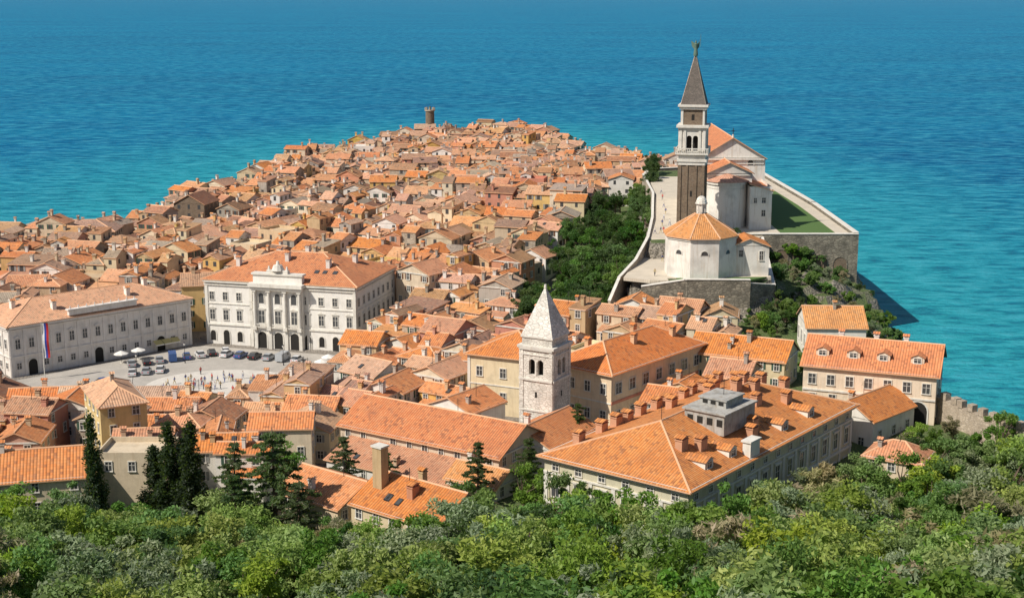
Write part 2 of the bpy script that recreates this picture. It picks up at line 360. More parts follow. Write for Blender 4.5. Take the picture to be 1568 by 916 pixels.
CP=[(-60,300,2),(-90,290,2),(-40,280,2),(-110,320,2),(-60,345,2.5),(-150,400,2),(-110,430,2),(-60,400,3),(-20,380,4),(0,345,7),(10,420,8),(20,480,10),(0,550,6),(-50,480,3),(-100,520,2),(-80,600,2.5),
(-20,620,4),(10,700,3),(-40,740,2),(45,560,9),(60,520,12),(60,580,5),(30,620,4),(75,500,12),
(40,290,12),(50,284,12),(60,300,14),(72,310,12),(60,322,17),(72,325,17),(84,328,13),(89,326,7),(84,312,6),(63,268,11),(50,275,11),(30,285,12),(60,238,12.5),(76,240,8),(70,222,11),(66,207,9),(25,240,8),(35,262,9),(0,270,5),
(-15,300,4),(10,315,8),(22,340,12),(27,380,14),(30,430,14),(36,490,12),(0,235,7),(-30,240,4),(-60,240,2.5),(-100,250,2),(-40,215,5),(-80,215,5),(-120,230,3),(-60,190,8),(-20,190,8),(10,180,8),(40,185,9),(-100,190,8),(75,185,9),
(-160,190,8),(0,170,10),(60,165,12),(-200,300,2),(-300,300,3),(95,180,8),(87,345,14),(87,380,12)]
CP=np.array(CP,float)
def height(x,y):
    x=np.asarray(x,float);y=np.asarray(y,float)
    num=np.zeros(x.shape);den=np.zeros(x.shape)
    for cx,cy,cz in CP:
        w=1/((x-cx)**2+(y-cy)**2+30)**1.8
        num+=w*cz;den+=w
    h=num/den
    hill=np.interp(y,[-200,-40,0,50,90,120,150,178,200],[80,79,77,45,33,24.5,15.5,8.5,8])+3*np.sin(x/23.)*np.clip((150-y)/80,0,1)
    w=np.clip((y-160)/30,0,1); w=w*w*(3-2*w)
    h=hill*(1-w)+h*w
    ss=lambda d,a,b:(lambda t:t*t*(3-2*t))(np.clip((d-a)/(b-a),0,1))
    s=ss(sdist(x,y,square),-6,0); h=h*(1-s)+2*s
    s=ss(sdist(x,y,bapt),-2,1.5); h=h*(1-s)+20.5*s
    s=ss(sdist(x,y,plateau),-2.,1.); h=h*(1-s)+24*s
    d=sdist(x,y,coast); s=ss(d,-1.5,3.5+4*(x>76)*(y<350)); h=-5*(1-s)+h*s
    return h
gx=np.arange(-420,181,3.);gy=np.arange(-200,861,3.)
GX,GY=np.meshgrid(gx,gy); GH=height(GX,GY)
GH+=.25*np.sin(GX*1.3+GY*.7)*np.sin(GY*.9-GX*.4)*(GY<200)
GH+=(rng.random(GX.shape)-.5)*2.4*((GX>60)&(GY<336)&(GY>232)&(GH>0))
def T(x,y):
    i=min(max((x+420)/3,0),len(gx)-2);j=min(max((y+200)/3,0),len(gy)-2);a,b=int(i),int(j);i-=a;j-=b
    return float(GH[b,a]*(1-i)*(1-j)+GH[b,a+1]*i*(1-j)+GH[b+1,a]*(1-i)*j+GH[b+1,a+1]*i*j)
nx,ny=len(gx),len(gy)
V=np.stack([GX.ravel(),GY.ravel(),GH.ravel()],1)
idx=np.arange(nx*ny).reshape(ny,nx)
Fq=np.stack([idx[:-1,:-1].ravel(),idx[:-1,1:].ravel(),idx[1:,1:].ravel(),idx[1:,:-1].ravel()],1)
me=bpy.data.meshes.new("ground"); me.from_pydata(V.tolist(),[],Fq.tolist())
park=[(2,300),(10,298),(24,306),(33,340),(41,409),(43,455),(46,475),(36,470),(20,420),(12,380),(10,345),(0,340)]
gr=np.zeros(GX.shape)
gr=np.maximum(gr,np.clip((214-GY)/8,0,1)); gr=np.maximum(gr,inpoly(GX,GY,park)*1.)
gr=np.maximum(gr,((GX>30)&(GY>290)&(GY<480))*1.); gr=np.maximum(gr,((GX>68)&(GY<345))*1.); gr=np.maximum(gr,((GX>42)&(GY<290))*1.)
at=me.attributes.new("green",'FLOAT','POINT'); at.data.foreach_set("value",gr.ravel().astype(np.float32))
m,n,L,b=newmat("ground")
tc=n.new("ShaderNodeTexCoord"); a=nd(n,"ShaderNodeTexNoise",Scale=.25,Detail=8.,Roughness=.7); L.new(tc.outputs["Object"],a.inputs[0])
a2=nd(n,"ShaderNodeTexNoise",Scale=2.,Detail=6.); L.new(tc.outputs["Object"],a2.inputs[0])
atn=n.new("ShaderNodeAttribute"); atn.attribute_name="green"
town=mixc(n,L,a.outputs[0],(.2,.175,.15),(.3,.27,.23))
grass=mixc(n,L,rng_map(n,L,a.outputs[0],.35,.65,0,1),(.06,.11,.025),(.12,.16,.05)); grass=mixc(n,L,rng_map(n,L,a2.outputs[0],.5,.7,0,.5),grass,(.2,.16,.1))
col=mixc(n,L,atn.outputs["Fac"],town,grass)
g=n.new("ShaderNodeNewGeometry"); sp=n.new("ShaderNodeSeparateXYZ"); L.new(g.outputs["Normal"],sp.inputs[0])
rock=mixc(n,L,rng_map(n,L,a2.outputs[0],.35,.65,0,1),(.09,.08,.06),(.36,.32,.26))
col=mixc(n,L,rng_map(n,L,mth(n,L,'ADD',sp.outputs[2],mth(n,L,'MULTIPLY',a2.outputs[0],.2)),1.0,.85,0,1),col,rock)
L.new(col,b.inputs["Base Color"]); b.inputs["Roughness"].default_value=.95
bp=nd(n,"ShaderNodeBump",Strength=.9,Distance=.8); L.new(a2.outputs[0],bp.inputs["Height"]); L.new(bp.outputs[0],b.inputs["Normal"])
me.materials.append(m); o=bpy.data.objects.new("ground",me); sc.collection.objects.link(o)
# ------------------------------------------------------------------ sea
sx=[-80000,-20000,-6000,-2500,-1200,-700]+list(np.arange(-440,420,14))+[600,1200,2500,6000,20000,80000]
sy=[-3000,-1000,-400]+list(np.arange(-200,960,14))+[1100,1400,2000,3500,7000,15000,35000,80000]
SX,SY=np.meshgrid(np.array(sx,float),np.array(sy,float)); sd=sdist(SX,SY,coast)
sh=np.clip(1+sd/170,0,1); 
V=np.stack([SX.ravel(),SY.ravel(),np.zeros(SX.size)],1); idx=np.arange(SX.size).reshape(SX.shape)
Fq=np.stack([idx[:-1,:-1].ravel(),idx[:-1,1:].ravel(),idx[1:,1:].ravel(),idx[1:,:-1].ravel()],1)
me=bpy.data.meshes.new("sea"); me.from_pydata(V.tolist(),[],Fq.tolist())
at=me.attributes.new("shallow",'FLOAT','POINT'); at.data.foreach_set("value",sh.ravel().astype(np.float32))
m,n,L,b=newmat("sea_water"); n.remove(b)
tc=n.new("ShaderNodeTexCoord")
def noise(scx,scy,sc_,det=5.,rg=.6):
    mp=n.new("ShaderNodeMapping"); mp.inputs["Scale"].default_value=(scx,scy,1); mp.inputs["Rotation"].default_value=(0,0,.25); L.new(tc.outputs["Object"],mp.inputs[0])
    q=nd(n,"ShaderNodeTexNoise",Scale=sc_,Detail=det,Roughness=rg); L.new(mp.outputs[0],q.inputs[0]); return q.outputs[0]
wv=noise(.4,1,.2,7.,.7); sm=noise(.5,1,1.1,4.,.6); big=noise(.5,1,.004,4.); mid=noise(.3,1,.03,5.); lng=noise(.3,1,.06,7.,.7)
h=mth(n,L,'ADD',wv,mth(n,L,'MULTIPLY',sm,.3))
bp=nd(n,"ShaderNodeBump",Strength=1.,Distance=2.2); L.new(h,bp.inputs["Height"])
col=mixc(n,L,rng_map(n,L,big,.35,.65,0,1),(.002,.11,.26),(.003,.165,.34))
col=mixc(n,L,rng_map(n,L,mid,.4,.7,0,.6),col,(.004,.22,.37))
atn=n.new("ShaderNodeAttribute"); atn.attribute_name="shallow"
col=mixc(n,L,rng_map(n,L,atn.outputs["Fac"],0,1,0,.9),col,(.025,.38,.43))
col=mixc(n,L,rng_map(n,L,wv,.48,.7,0,.8),col,(.08,.44,.56))
col=mixc(n,L,rng_map(n,L,lng,.52,.68,0,.45),col,(.04,.36,.5))
col=mixc(n,L,rng_map(n,L,wv,.5,.36,0,.65),col,(.001,.065,.17))
df=n.new("ShaderNodeBsdfDiffuse"); L.new(col,df.inputs[0]); L.new(bp.outputs[0],df.inputs["Normal"])
gl=n.new("ShaderNodeBsdfGlossy"); gl.inputs["Roughness"].default_value=.2; L.new(bp.outputs[0],gl.inputs["Normal"])
fr=nd(n,"ShaderNodeFresnel",IOR=1.33); L.new(bp.outputs[0],fr.inputs["Normal"])
ms=n.new("ShaderNodeMixShader"); L.new(mth(n,L,'MULTIPLY',fr.outputs[0],.26),ms.inputs[0]); L.new(df.outputs[0],ms.inputs[1]); L.new(gl.outputs[0],ms.inputs[2]); L.new(ms.outputs[0],n["Material Output"].inputs[0])
me.materials.append(m); o=bpy.data.objects.new("sea",me); sc.collection.objects.link(o)
# ------------------------------------------------------------------ houses
def block(b,x0,y0,W,D,zg,ze,rise,kind,wall,rmat,det=0,chim=1,wins=True,shut=None,ov=.4,skyl=0,sides='FRLB'):
    b.prism([(x0,y0),(x0+W,y0),(x0+W,y0+D),(x0,y0+D)],zg-3,ze-.01,wall,top=False)
    rz=b.roof(W,D,ze,rise,kind,rmat,ov,wall,x0,y0,ridges=det>0 or random.random()<.5)
    if wins:
        for sd in sides:
            fr=b.F(sd,W,D,x0,y0); Ln=fr[3]; nw=max(1,int(Ln/R(2.4,3.2))); nf=max(1,int((ze-zg)/2.9))
            for f in range(nf):
                for i in range(nw):
                    if random.random()<(.12 if det else .2): continue
                    c=(i+.5)*Ln/nw+R(-.15,.15); z=ze-(nf-f)*2.85+.95
                    if z<zg+.5: continue
                    w=R(.8,1.05); hh=R(1.2,1.55)
                    b.win(fr,c,z,w,hh,1 if det else 0,'stone_trim',shut if (shut and random.random()<.75) else None)
            if det and sd in 'FR': b.fbox(fr,0.01,Ln-.01,ze-.32,ze-.06,0,.18,'stone_trim')
    for i in range(chim):
        x=x0+R(.15,.85)*W;y=y0+R(.15,.85)*D; z=rz(x,y)
        b.chimney(x,y,z-.6,z+R(.7,1.5),R(.5,.85),random.choice(['plaster_tan','plaster_white','plaster_grey',wall]),rmat,R(.5,1.1))
    if det and random.random()<.5:
        x=x0+R(.3,.7)*W;y=y0+R(.3,.7)*D; b.antenna(x,y,rz(x,y))
    for i in range(skyl):
        if kind in('gx','shed'):
            x=x0+R(.15,.85)*W;y=y0+R(.12,.35)*D
            p=[(x-.4,y-.55),(x+.4,y-.55),(x+.4,y+.55),(x-.4,y+.55)]
            q=[(a,c,rz(a,c)-.02) for a,c in p]; b.hexa(q,[(a,c,z+.14) for a,c,z in q],'metal_dark',False)
            q2=[(x+(a-x)*.8,y+(c-y)*.8,rz(x+(a-x)*.8,y+(c-y)*.8)+.13) for a,c in p]; b.face(q2,'glass')
    return rz
def house(name,ox,oy,ang,W,D,zg,ze,rise,kind,wall,rmat,*a,**k):
    b=MB(name,ox,oy,ang); b.rz=block(b,0,0,W,D,zg,ze,rise,kind,wall,rmat,*a,**k); return b
heroes=[]
def hero(ox,oy,ang,W,D,mg=1.5): heroes.append((ox,oy,math.radians(ang),W,D,mg))
def blocked(x,y,r):
    for ox,oy,a,W,D,mg in heroes:
        dx,dy=x-ox,y-oy; lx=dx*math.cos(a)+dy*math.sin(a); ly=-dx*math.sin(a)+dy*math.cos(a)
        if -mg-r<lx<W+mg+r and -mg-r<ly<D+mg+r: return True
    return False
# ---- town hall
def town_hall():
    W,D=37.2,25.5; hero(-71,318.5,-15,W,D,3); zg=2;ze=17.2
    b=MB("town_hall",-71,318.5,-15); b.prism([(0,0),(W,0),(W,D),(0,D)],0,ze,'plaster_hall')
    rz=b.roof(W,D,ze+.45,4.6,'hip','tile_orange',.7)
    for sd in 'FRLB':
        fr=b.F(sd,W,D); Ln=fr[3]
        for z,h,o in ((6.6,.35,.25),(11.6,.2,.15),(16.0,.3,.3),(16.7,.72,.6)): b.fbox(fr,-.002,Ln+.002,z,z+h,0,o,'stone_trim')
        n=11 if sd in 'FB' else 8
        for i in range(n):
            c=(i+.5)*Ln/n
            if sd=='F' and 3.5<i<6.5 : continue
            b.arch(fr,c,zg+.1 if i%2 else zg+.9,1.5 if i%2 else 1.3,3.4 if i%2 else 2.4)
            b.win(fr,c,7.9,1.2,2.3,1,ped=True); b.win(fr,c,12.6,1.1,1.8,1)
        if sd!='F':
            for s in (.0,Ln-.6): b.fbox(fr,s,s+.6,zg,16,0,.12,'stone_trim')
    fr=b.F('F',W,D)
    for s in (0,11.2,25.2,W-.7): b.fbox(fr,s,s+.7,zg,16,0,.2,'stone_trim')
    c0,c1=12.6,24.6; b.fbox(fr,c0,c1,zg-1,16.7,0,1.1,'plaster_hall')
    f2=((c0,-1.1),(1,0),(0,-1),12)
    for i in range(3):
        c=2+i*4.; b.arch(f2,c,zg+.1,2.1,3.9); b.win(f2,c,8.,1.4,2.9,1,ped=True); b.arch(f2,c,12.6,1.3,2.4,'glass')
        b.fbox(f2,c-1.3,c+1.3,7.,7.15,0,.7,'stone_trim')
        for k in range(9): b.fbox(f2,c-1.25+k*.3,c-1.17+k*.3,7.15,7.8,.55,.63,'stone_trim')
        b.fbox(f2,c-1.3,c+1.3,7.8,7.92,.5,.68,'stone_trim')
    for s in (0.1,3.6,7.6,11.1):
        x,y,_=b.fp(f2,s+.4,.45,0); b.fbox(f2,s-.1,s+.9,6.5,7.3,.01,.95,'stone_trim')
        b.cyl(x,y,7.3,15.4,.4,.34,12,'stone_trim'); b.fbox(f2,s-.1,s+.9,15.4,15.95,.01,.9,'stone_trim'); b.fbox(f2,s,s+.8,zg-.5,6.5,.01,.35,'stone_trim')
    b.fbox(f2,-.3,12.3,15.95,16.6,.01,1.1,'stone_trim'); b.fbox(f2,-.6,12.6,16.6,17.4,-.5,1.5,'stone_trim')
    b.box(c0,-.9,17.4,c1,.6,19.2,'plaster_hall'); b.box(c0-.3,-1.2,19.2,c1+.3,.9,19.6,'stone_trim')
    xm=(c0+c1)/2
    b.prism([(xm-2.6,-.9),(xm+2.6,-.9),(xm+2.6,.3),(xm-2.6,.3)],19.6,20.3,'stone_trim')
    b.cyl(xm,-.3,20.3,21.5,1.5,1.0,10,'stone_trim'); b.cyl(xm,-.3,21.5,22.4,.5,.3,8,'stone_trim')
    for s in (-2.2,2.2): b.cyl(xm+s,-.3,20.3,21.2,.35,.15,8,'stone_trim')
    for x,y in ((6,6),(10,20),(20,14),(28,7),(31,16),(17,9)):
        z=rz(x,y); b.chimney(x,y,z-.5,z+1.5,.9,'plaster_white','tile_orange',1.4)
    for x in (28,30.5,26): 
        b.hexa([(x-.5,4,rz(x,4)),(x+.5,4,rz(x,4)),(x+.5,5.2,rz(x,5.2)),(x-.5,5.2,rz(x,5.2))],[(x-.5,4,rz(x,4)+.15),(x+.5,4,rz(x,4)+.15),(x+.5,5.2,rz(x,5.2)+.15),(x-.5,5.2,rz(x,5.2)+.15)],'glass')
    b.done()
town_hall()
# ---- court palace
def court():
    W,D=43,19; hero(-106,288,42.5,W,D,3); zg=2;ze=12.9; P='plaster_palace'
    b=MB("court_palace",-106,288,42.5); b.prism([(0,0),(W,0),(W,D),(0,D)],0,ze,P)
    rz=b.roof(W,D,ze+.4,3.2,'hip','tile_light',.6)
    for sd in 'FRLB':
        fr=b.F(sd,W,D);Ln=fr[3]
        for z,h,o in ((6.2,.3,.2),(12,.25,.25),(12.5,.65,.5)): b.fbox(fr,-.002,Ln+.002,z,z+h,0,o,P)
        n=14 if sd in 'FB' else 6
        for i in range(n+1):
            s=i*(Ln-.55)/n; b.fbox(fr,s,s+.55,zg,12,0,.14,P)
        for i in range(n):
            c=(i+.5)*(Ln-.55)/n+.27
            b.win(fr,c,8.,1.05,2.,1,P,ped=(i%2==0)); 
            if sd=='F' and i in(1,6,11) or sd=='L' and i==3: b.arch(fr,c,zg,2.,3.4)
            else: b.win(fr,c,3.6,1.,1.3,1,P)
    b.box(13.5,-.35,13.5,29.5,.6,14.6,P); b.box(13.2,-.55,14.6,29.8,.8,14.85,P)
    for i in range(9): b.cyl(14+i*1.9,0.1,14.85,15.5,.18,.1,6,P)
    for x,y in ((5,9),(12,4),(22,13),(30,5),(38,12)):
        z=rz(x,y); b.chimney(x,y,z-.5,z+1.3,.9,'plaster_white','tile_orange',1.2)
    for i in range(3):
        f=((33+i*2.1,-.15),(1,0),(0,-1),2.); b.face([b.fp(f,0,0,4.6),b.fp(f,2.,0,4.6),b.fp(f,2.,1.7,3.9),b.fp(f,0,1.7,3.9)],'awning_yellow'); b.face([b.fp(f,0,1.7,3.9),b.fp(f,2.,1.7,3.9),b.fp(f,2.,1.7,3.65),b.fp(f,0,1.7,3.65)],'awning_white')
    b.done()
court()
# ---- st george bell tower
def sq(o,a,b_):
    return {'F':((a,a),(1,0),(0,-1),b_-a),'R':((b_,a),(0,1),(1,0),b_-a),'B':((b_,b_),(-1,0),(0,1),b_-a),'L':((a,b_),(0,-1),(-1,0),b_-a)}[o]
def george():
    s_=6.2;b=MB("church_bell_tower",39.9,336,-12); S='stone_tower';Tm='stone_trim'
    b.box(-.3,-.3,15,s_+.3,s_+.3,25.5,S); b.prism([(0,0),(s_,0),(s_,s_),(0,s_)],25,42.4,S)
    for sd in 'FRBL':
        fr=b.F(sd,s_,s_)
        for a,w_ in ((0,.65),(1.75,.5),(3.9,.5),(5.55,.65)): b.fbox(fr,a,a+w_,25.5,41.6,0,.2,S)
        b.fbox(fr,0,s_,41.6,42.4,0,.25,Tm)
        for z in (28,34): b.fquad(fr,s_/2-.25,s_/2+.25,z,z+1.4,.02,'dark_void')
    e=.45;b.box(-e,-e,42.4,s_+e,s_+e,43.0,Tm); b.box(-.1,-.1,43,s_+.1,s_+.1,44.1,Tm); e=.8;b.box(-e,-e,44.1,s_+e,s_+e,44.5,Tm)
    for sd in 'FRBL':
        fr=sq(sd,-e,s_+e); Ln=fr[3]; b.fbox(fr,0,Ln-.2,45.45,45.65,-.2,0,Tm)
        for i in range(17): b.fbox(fr,i*Ln/17,i*Ln/17+.16,44.5,45.45,-.17,-.03,Tm)
    b.box(1.2,1.2,44.5,s_-1.2,s_-1.2,50.3,'dark_void')
    for sd in 'FRBL':
        fr=b.F(sd,s_,s_); b.archwall(fr,0,s_,44.5,50.4,[(2.35,1.2,44.9,48.6),(3.85,1.2,44.9,48.6)],Tm,.6)
        for a in (0,1.0,4.55,5.6): b.fbox(fr,a,a+.6,44.5,50.0,0,.22,Tm)
        b.fbox(fr,3.0,3.2,44.9,48,0,.12,'stone_white')
    e=.35;b.box(-e,-e,50.0,s_+e,s_+e,50.5,Tm); e=.7;b.box(-e,-e,50.5,s_+e,s_+e,51.1,Tm)
    b.box(.35,.35,51.1,s_-.35,s_-.35,55.1,S)
    for sd in 'FRBL':
        fr=sq(sd,.35,s_-.35)
        for a in (0,5.05): b.fbox(fr,a,a+.45,51.1,54.8,0,.14,Tm)
        b.fquad(fr,2.4,3.1,52.2,53.6,.02,'dark_void')
    e=.1;b.box(-e,-e,54.8,s_+e,s_+e,55.4,Tm); e=.45;b.box(-e,-e,55.4,s_+e,s_+e,55.9,Tm)
    c=s_/2
    b.cyl(c,c,55.9,67.3,(s_/2)*1.36,.22*1.3,4,'spire_grey',a0=math.pi/4,a1=math.pi/4+2*math.pi)
    for k in range(4):
        A=math.pi/4+k*math.pi/2; r=(s_/2)*1.36; b.beam((c+r*math.cos(A),c+r*math.sin(A),55.9),(c+.25*math.cos(A),c+.25*math.sin(A),67.3),.22,.08,'stone_house')
    C='copper_green'
    b.cyl(c,c,67.2,67.6,.55,.55,10,C); b.cyl(c,c,67.6,69.,.55,.35,8,C); b.cyl(c,c,69.,70.,.35,.42,8,C); b.cyl(c,c,70.,70.25,.42,.15,8,C); b.cyl(c,c,70.2,70.45,.14,.24,8,C); b.cyl(c,c,70.45,70.75,.24,.1,8,C)
    b.face([(c-.2,c+.3,70.1),(c-1.2,c+.6,70.7),(c-1.,c+.6,69.4),(c-.25,c+.3,68.5)],C); b.face([(c+.2,c+.3,70.1),(c+.9,c+.6,70.4),(c+.75,c+.6,69.3),(c+.25,c+.3,68.5)],C)
    b.beam((c+.4,c,69.9),(c+1.1,c-.2,71.),.18,.15,C); b.box(c+1.06,c-.24,69.3,c+1.14,c-.16,72.3,C)
    b.done()
george()
# ---- church
def church():
    b=MB("parish_church",0,0,0); Wm='church_white'
    x0,x1,y0,y1=48.5,65,362,402; ze=40.3; 
    b.prism([(x0,y0),(x1,y0),(x1,y1),(x0,y1)],20,ze,Wm)
    b.roof(x1-x0,y1-y0,ze+.3,5.,'gy','tile_orange',.7,Wm,x0,y0)
    for fr in (((x1,y0),(0,1),(1,0),40),((x0,y0),(1,0),(0,-1),16.5)):
        b.fbox(fr,0,fr[3],ze-.5,ze,0,.5,'stone_trim'); b.fbox(fr,0,fr[3],ze-1.6,ze-1.3,0,.2,'stone_trim')
    fr=((x1,y0),(0,1),(1,0),40)
    for i in range(6): b.fbox(fr,i*7.8,i*7.8+1,24,ze-.5,0,.3,Wm); 
    for i in range(5): b.arch(fr,4.4+i*7.8,33,2,3,'glass')
    b.prism([(49,353),(60.5,353),(60.5,362.5),(49,362.5)],20,37.4,Wm)
    b.roof(11.5,11,37.7,2.6,'gy','tile_orange',.5,Wm,49,352.5)
    fr=((49,353),(1,0),(0,-1),11.5); b.fbox(fr,0,11.5,36.9,37.4,0,.4,'stone_trim')
    b.cyl(54.2,353,20,35.6,4.9,4.9,28,Wm,False,math.pi,2*math.pi); b.cyl(54.2,353,35,35.7,5.25,5.25,28,'stone_trim',False,math.pi,2*math.pi)
    b.cyl(54.2,353,34,34.3,5.,5.,28,'stone_trim',False,math.pi,2*math.pi)
    b.cyl(54.2,353,35.7,37.6,5.5,.01,28,'tile_light',False,math.pi,2*math.pi)
    b.prism([(59.2,347),(64.6,347),(64.6,362.3),(59.2,362.3)],20,34.8,Wm,False)
    b.roofpoly([(58.9,346.7,35.6),(65.1,346.7,33.9),(65.1,362.2,33.9),(58.9,362.2,35.6)],'tile_orange',(0,1))
    fr=((59.2,347),(1,0),(0,-1),5.4); b.fquad(fr,0,5.4,33.5,34.9,0.01,Wm)
    b.win(fr,3.4,27.5,.9,1.5,1); b.win(fr,3.4,30.8,.9,1.3,1); b.win(fr,1.3,30.8,.7,1.2,1)
    fr=((64.6,347),(0,1),(1,0),15); b.win(fr,4,27,.9,1.6,1); b.win(fr,9,27,.9,1.6,1); b.fbox(fr,0,15,33.2,33.7,0,.25,'stone_trim')
    b.cyl(56.75,361.8,45.4,46.4,.3,.2,8,'stone_trim'); b.box(56.67,361.7,46.4,56.83,361.86,48.,'metal_dark'); b.box(56.25,361.7,47.2,57.25,361.86,47.35,'metal_dark')
    b.arch(((x0,y0),(1,0),(0,-1),16.5),13.,38.4,1.4,1.4,'glass')
    b.done()
church()
# ---- baptistery
def baptistery():
    b=MB("octagonal_baptistery",41.8,307.8,0); Wm='church_white'; r=8.1
    P=[(r*math.cos(math.pi/8+i*math.pi/4),r*math.sin(math.pi/8+i*math.pi/4)) for i in range(8)]
    b.prism(P,17,29.7,Wm,False)
    b.prism([(x*1.03,y*1.03) for x,y in P],29.1,29.7,'stone_trim')
    for i in range(8):
        p,q=P[i],P[(i+1)%8]; k=1.07
        b.roofpoly([(p[0]*k,p[1]*k,29.75),(q[0]*k,q[1]*k,29.75),(q[0]*.16,q[1]*.16,34.2),(p[0]*.16,p[1]*.16,34.2)],'tile_light',(0,))
        b.beam((p[0]*k,p[1]*k,29.75),(p[0]*.16,p[1]*.16,34.2),.35,.15,'ridge_tile')
        Ln=math.hypot(q[0]-p[0],q[1]-p[1]); d=((q[0]-p[0])/Ln,(q[1]-p[1])/Ln); fr=(p,d,(d[1],-d[0]),Ln)
        if i in (4,5,6,7): b.arch(fr,Ln/2,26.,1.5,.95,'glass',n=10)
    b.cyl(0,0,34.,36.3,1.05,1.05,8,'stone_white'); 
    for i in range(8):
        A=i*math.pi/4; b.box(1.0*math.cos(A)-.12,1.0*math.sin(A)-.12,34.5,1.*math.cos(A)+.12,1.*math.sin(A)+.12,36.2,'stone_trim')
    b.cyl(0,0,36.3,36.6,1.35,1.35,12,'stone_trim')
    for k in range(5): b.cyl(0,0,36.6+1.5*math.sin(k*math.pi/10),36.6+1.5*math.sin((k+1)*math.pi/10),1.2*math.cos(k*math.pi/10),1.2*math.cos((k+1)*math.pi/10)+1e-3,12,'stone_white')
    b.cyl(0,0,38.1,39.,.1,.05,6,'metal_dark')
    b.box(6.3,-3,17,14.8,5,27.4,Wm); 
    b.roofpoly([(14.8+.4,-3.4,27.3),(14.8+.4,5.4,27.3),(10.5,5.4,29.1),(10.5,-3.4,29.1)],'tile_orange',(0,1,3)); b.roofpoly([(5.9,5.4,27.3),(5.9,-3.4,27.3),(10.5,-3.4,29.1),(10.5,5.4,29.1)],'tile_orange',(0,1,3))
    b.face([(6.3,-3,27.3),(14.8,-3,27.3),(10.5,-3,29)],Wm)
    fr=((6.3,-3),(1,0),(0,-1),8.5); b.win(fr,6.8,24.2,.8,2,1); b.win(fr,2.3,25,.8,1.4,1)
    fr=((14.8,-3),(0,1),(1,0),8); b.win(fr,4,24,.8,1.4,1)
    b.done()
baptistery()
# ---- walls
def wall(name,pts,th,mat='stone_wall',cren=False,coping='stone_trim'):
    b=MB(name)
    for (x0,y0,a0,t0),(x1,y1,a1,t1) in zip(pts[:-1],pts[1:]):
        L=math.hypot(x1-x0,y1-y0); n=((y1-y0)/L*th/2,-(x1-x0)/L*th/2); ex=((x1-x0)/L*th*.45,(y1-y0)/L*th*.45)
        A=(x0-ex[0],y0-ex[1]);B=(x1+ex[0],y1+ex[1])
        q=[(A[0]+n[0],A[1]+n[1]),(B[0]+n[0],B[1]+n[1]),(B[0]-n[0],B[1]-n[1]),(A[0]-n[0],A[1]-n[1])]
        b.hexa([(*q[0],a0),(*q[1],a1),(*q[2],a1),(*q[3],a0)],[(*q[0],t0),(*q[1],t1),(*q[2],t1),(*q[3],t0)],mat)
        if coping:
            c=[(x+(n[0]*.25 if i<2 else -n[0]*.25),y+(n[1]*.25 if i<2 else -n[1]*.25)) for i,(x,y) in enumerate(q)]
            b.hexa([(*c[0],t0+.004),(*c[1],t1+.004),(*c[2],t1+.004),(*c[3],t0+.004)],[(*c[0],t0+.16),(*c[1],t1+.16),(*c[2],t1+.16),(*c[3],t0+.16)],coping)
        if cren:
            k=int(L/1.9)
            for i in range(k):
                t=(i+.25)/k;u=(i+.75)/k; z=t0+(t1-t0)*t
                p=[(q[0][0]+(q[1][0]-q[0][0])*t,q[0][1]+(q[1][1]-q[0][1])*t),(q[0][0]+(q[1][0]-q[0][0])*u,q[0][1]+(q[1][1]-q[0][1])*u)]
                pp=[(q[3][0]+(q[2][0]-q[3][0])*t,q[3][1]+(q[2][1]-q[3][1])*t),(q[3][0]+(q[2][0]-q[3][0])*u,q[3][1]+(q[2][1]-q[3][1])*u)]
                bb=[(*p[0],z-.2),(*p[1],z-.2),(*pp[1],z-.2),(*pp[0],z-.2)]; b.hexa(bb,[(x,y,zz+1.3) for x,y,zz in bb],mat)
    return b
b=wall("terrace_retaining_wall",[(58.5,337.5,8,24.6),(83.6,337.5,3,24.6)],1.2); 
fr=((58.5,336.9),(1,0),(0,-1),25)
for i in range(4): b.arch(fr,7+i*4.8,14-i*.6,3.2,6.8,'stone_tower','stone_wall',10,.02)
b.done()
wall("cliff_parapet_wall",[(83.6,338,0,24.9),(84,389,1,24.9),(81.5,455,3,24.9),(64,476,8,24.6),(46,471,10,24.4),(43,455,12,24.3)],1.1).done()
wall("promenade_wall",[(42.5,454,10,24.8),(41.3,409,8,24.9),(36.5,362,8,24.9),(32.6,333,8,24.6),(28.5,318,7,22),(23.6,304,7,20.5),(21,296,6,17)],.55,'stone_house').done()
wall("retaining_wall",[(28.5,299,7,19.5),(37.5,297.8,7,21.3),(51,297.8,7,21.2)],1.).done()
wall("garden_wall",[(51,297.8,7,20.5),(57.5,303,8,19),(59.5,320,8,20),(60.5,336,8,24)],.7).done()
b=MB("lawn_terrace"); b.prism([(66,339),(82.5,339),(82.8,388),(80,440),(67,440)],23.9,24.12,'lawn'); b.done()
b=MB("terrace_path"); b.prism([(79.6,339),(82.9,339),(83.2,388),(80.7,452),(77.5,452),(79.8,388)],24.0,24.2,'promenade_stone'); b.done()
b=MB("promenade_path"); b.prism([(24.5,303),(30,300),(34,299.5),(34,302.2),(57,303.5),(58,327.5),(30,327.5)],20,20.72,'promenade_stone')
b.face([(30,327.5,20.72),(58,327.5,20.72),(59,333.5,24.2),(32,333.5,24.2)],'promenade_stone')
b.prism([(32,333.5),(59,333.5),(62,339),(66,339),(66,452),(44,452),(42,409),(37,362)],23.9,24.2,'promenade_stone'); b.done()
b=MB("baptistery_lawn"); b.prism([(36,298.6),(50.5,298.6),(56,303.3),(36,302)],20.4,20.8,'lawn'); b.done()
wall("crenellated_wall",[(70.3,232,4,15.5),(74,224,4,14.8),(79,215,2,14.3),(88,200,2,15)],1.2,'stone_house',True,None).done()
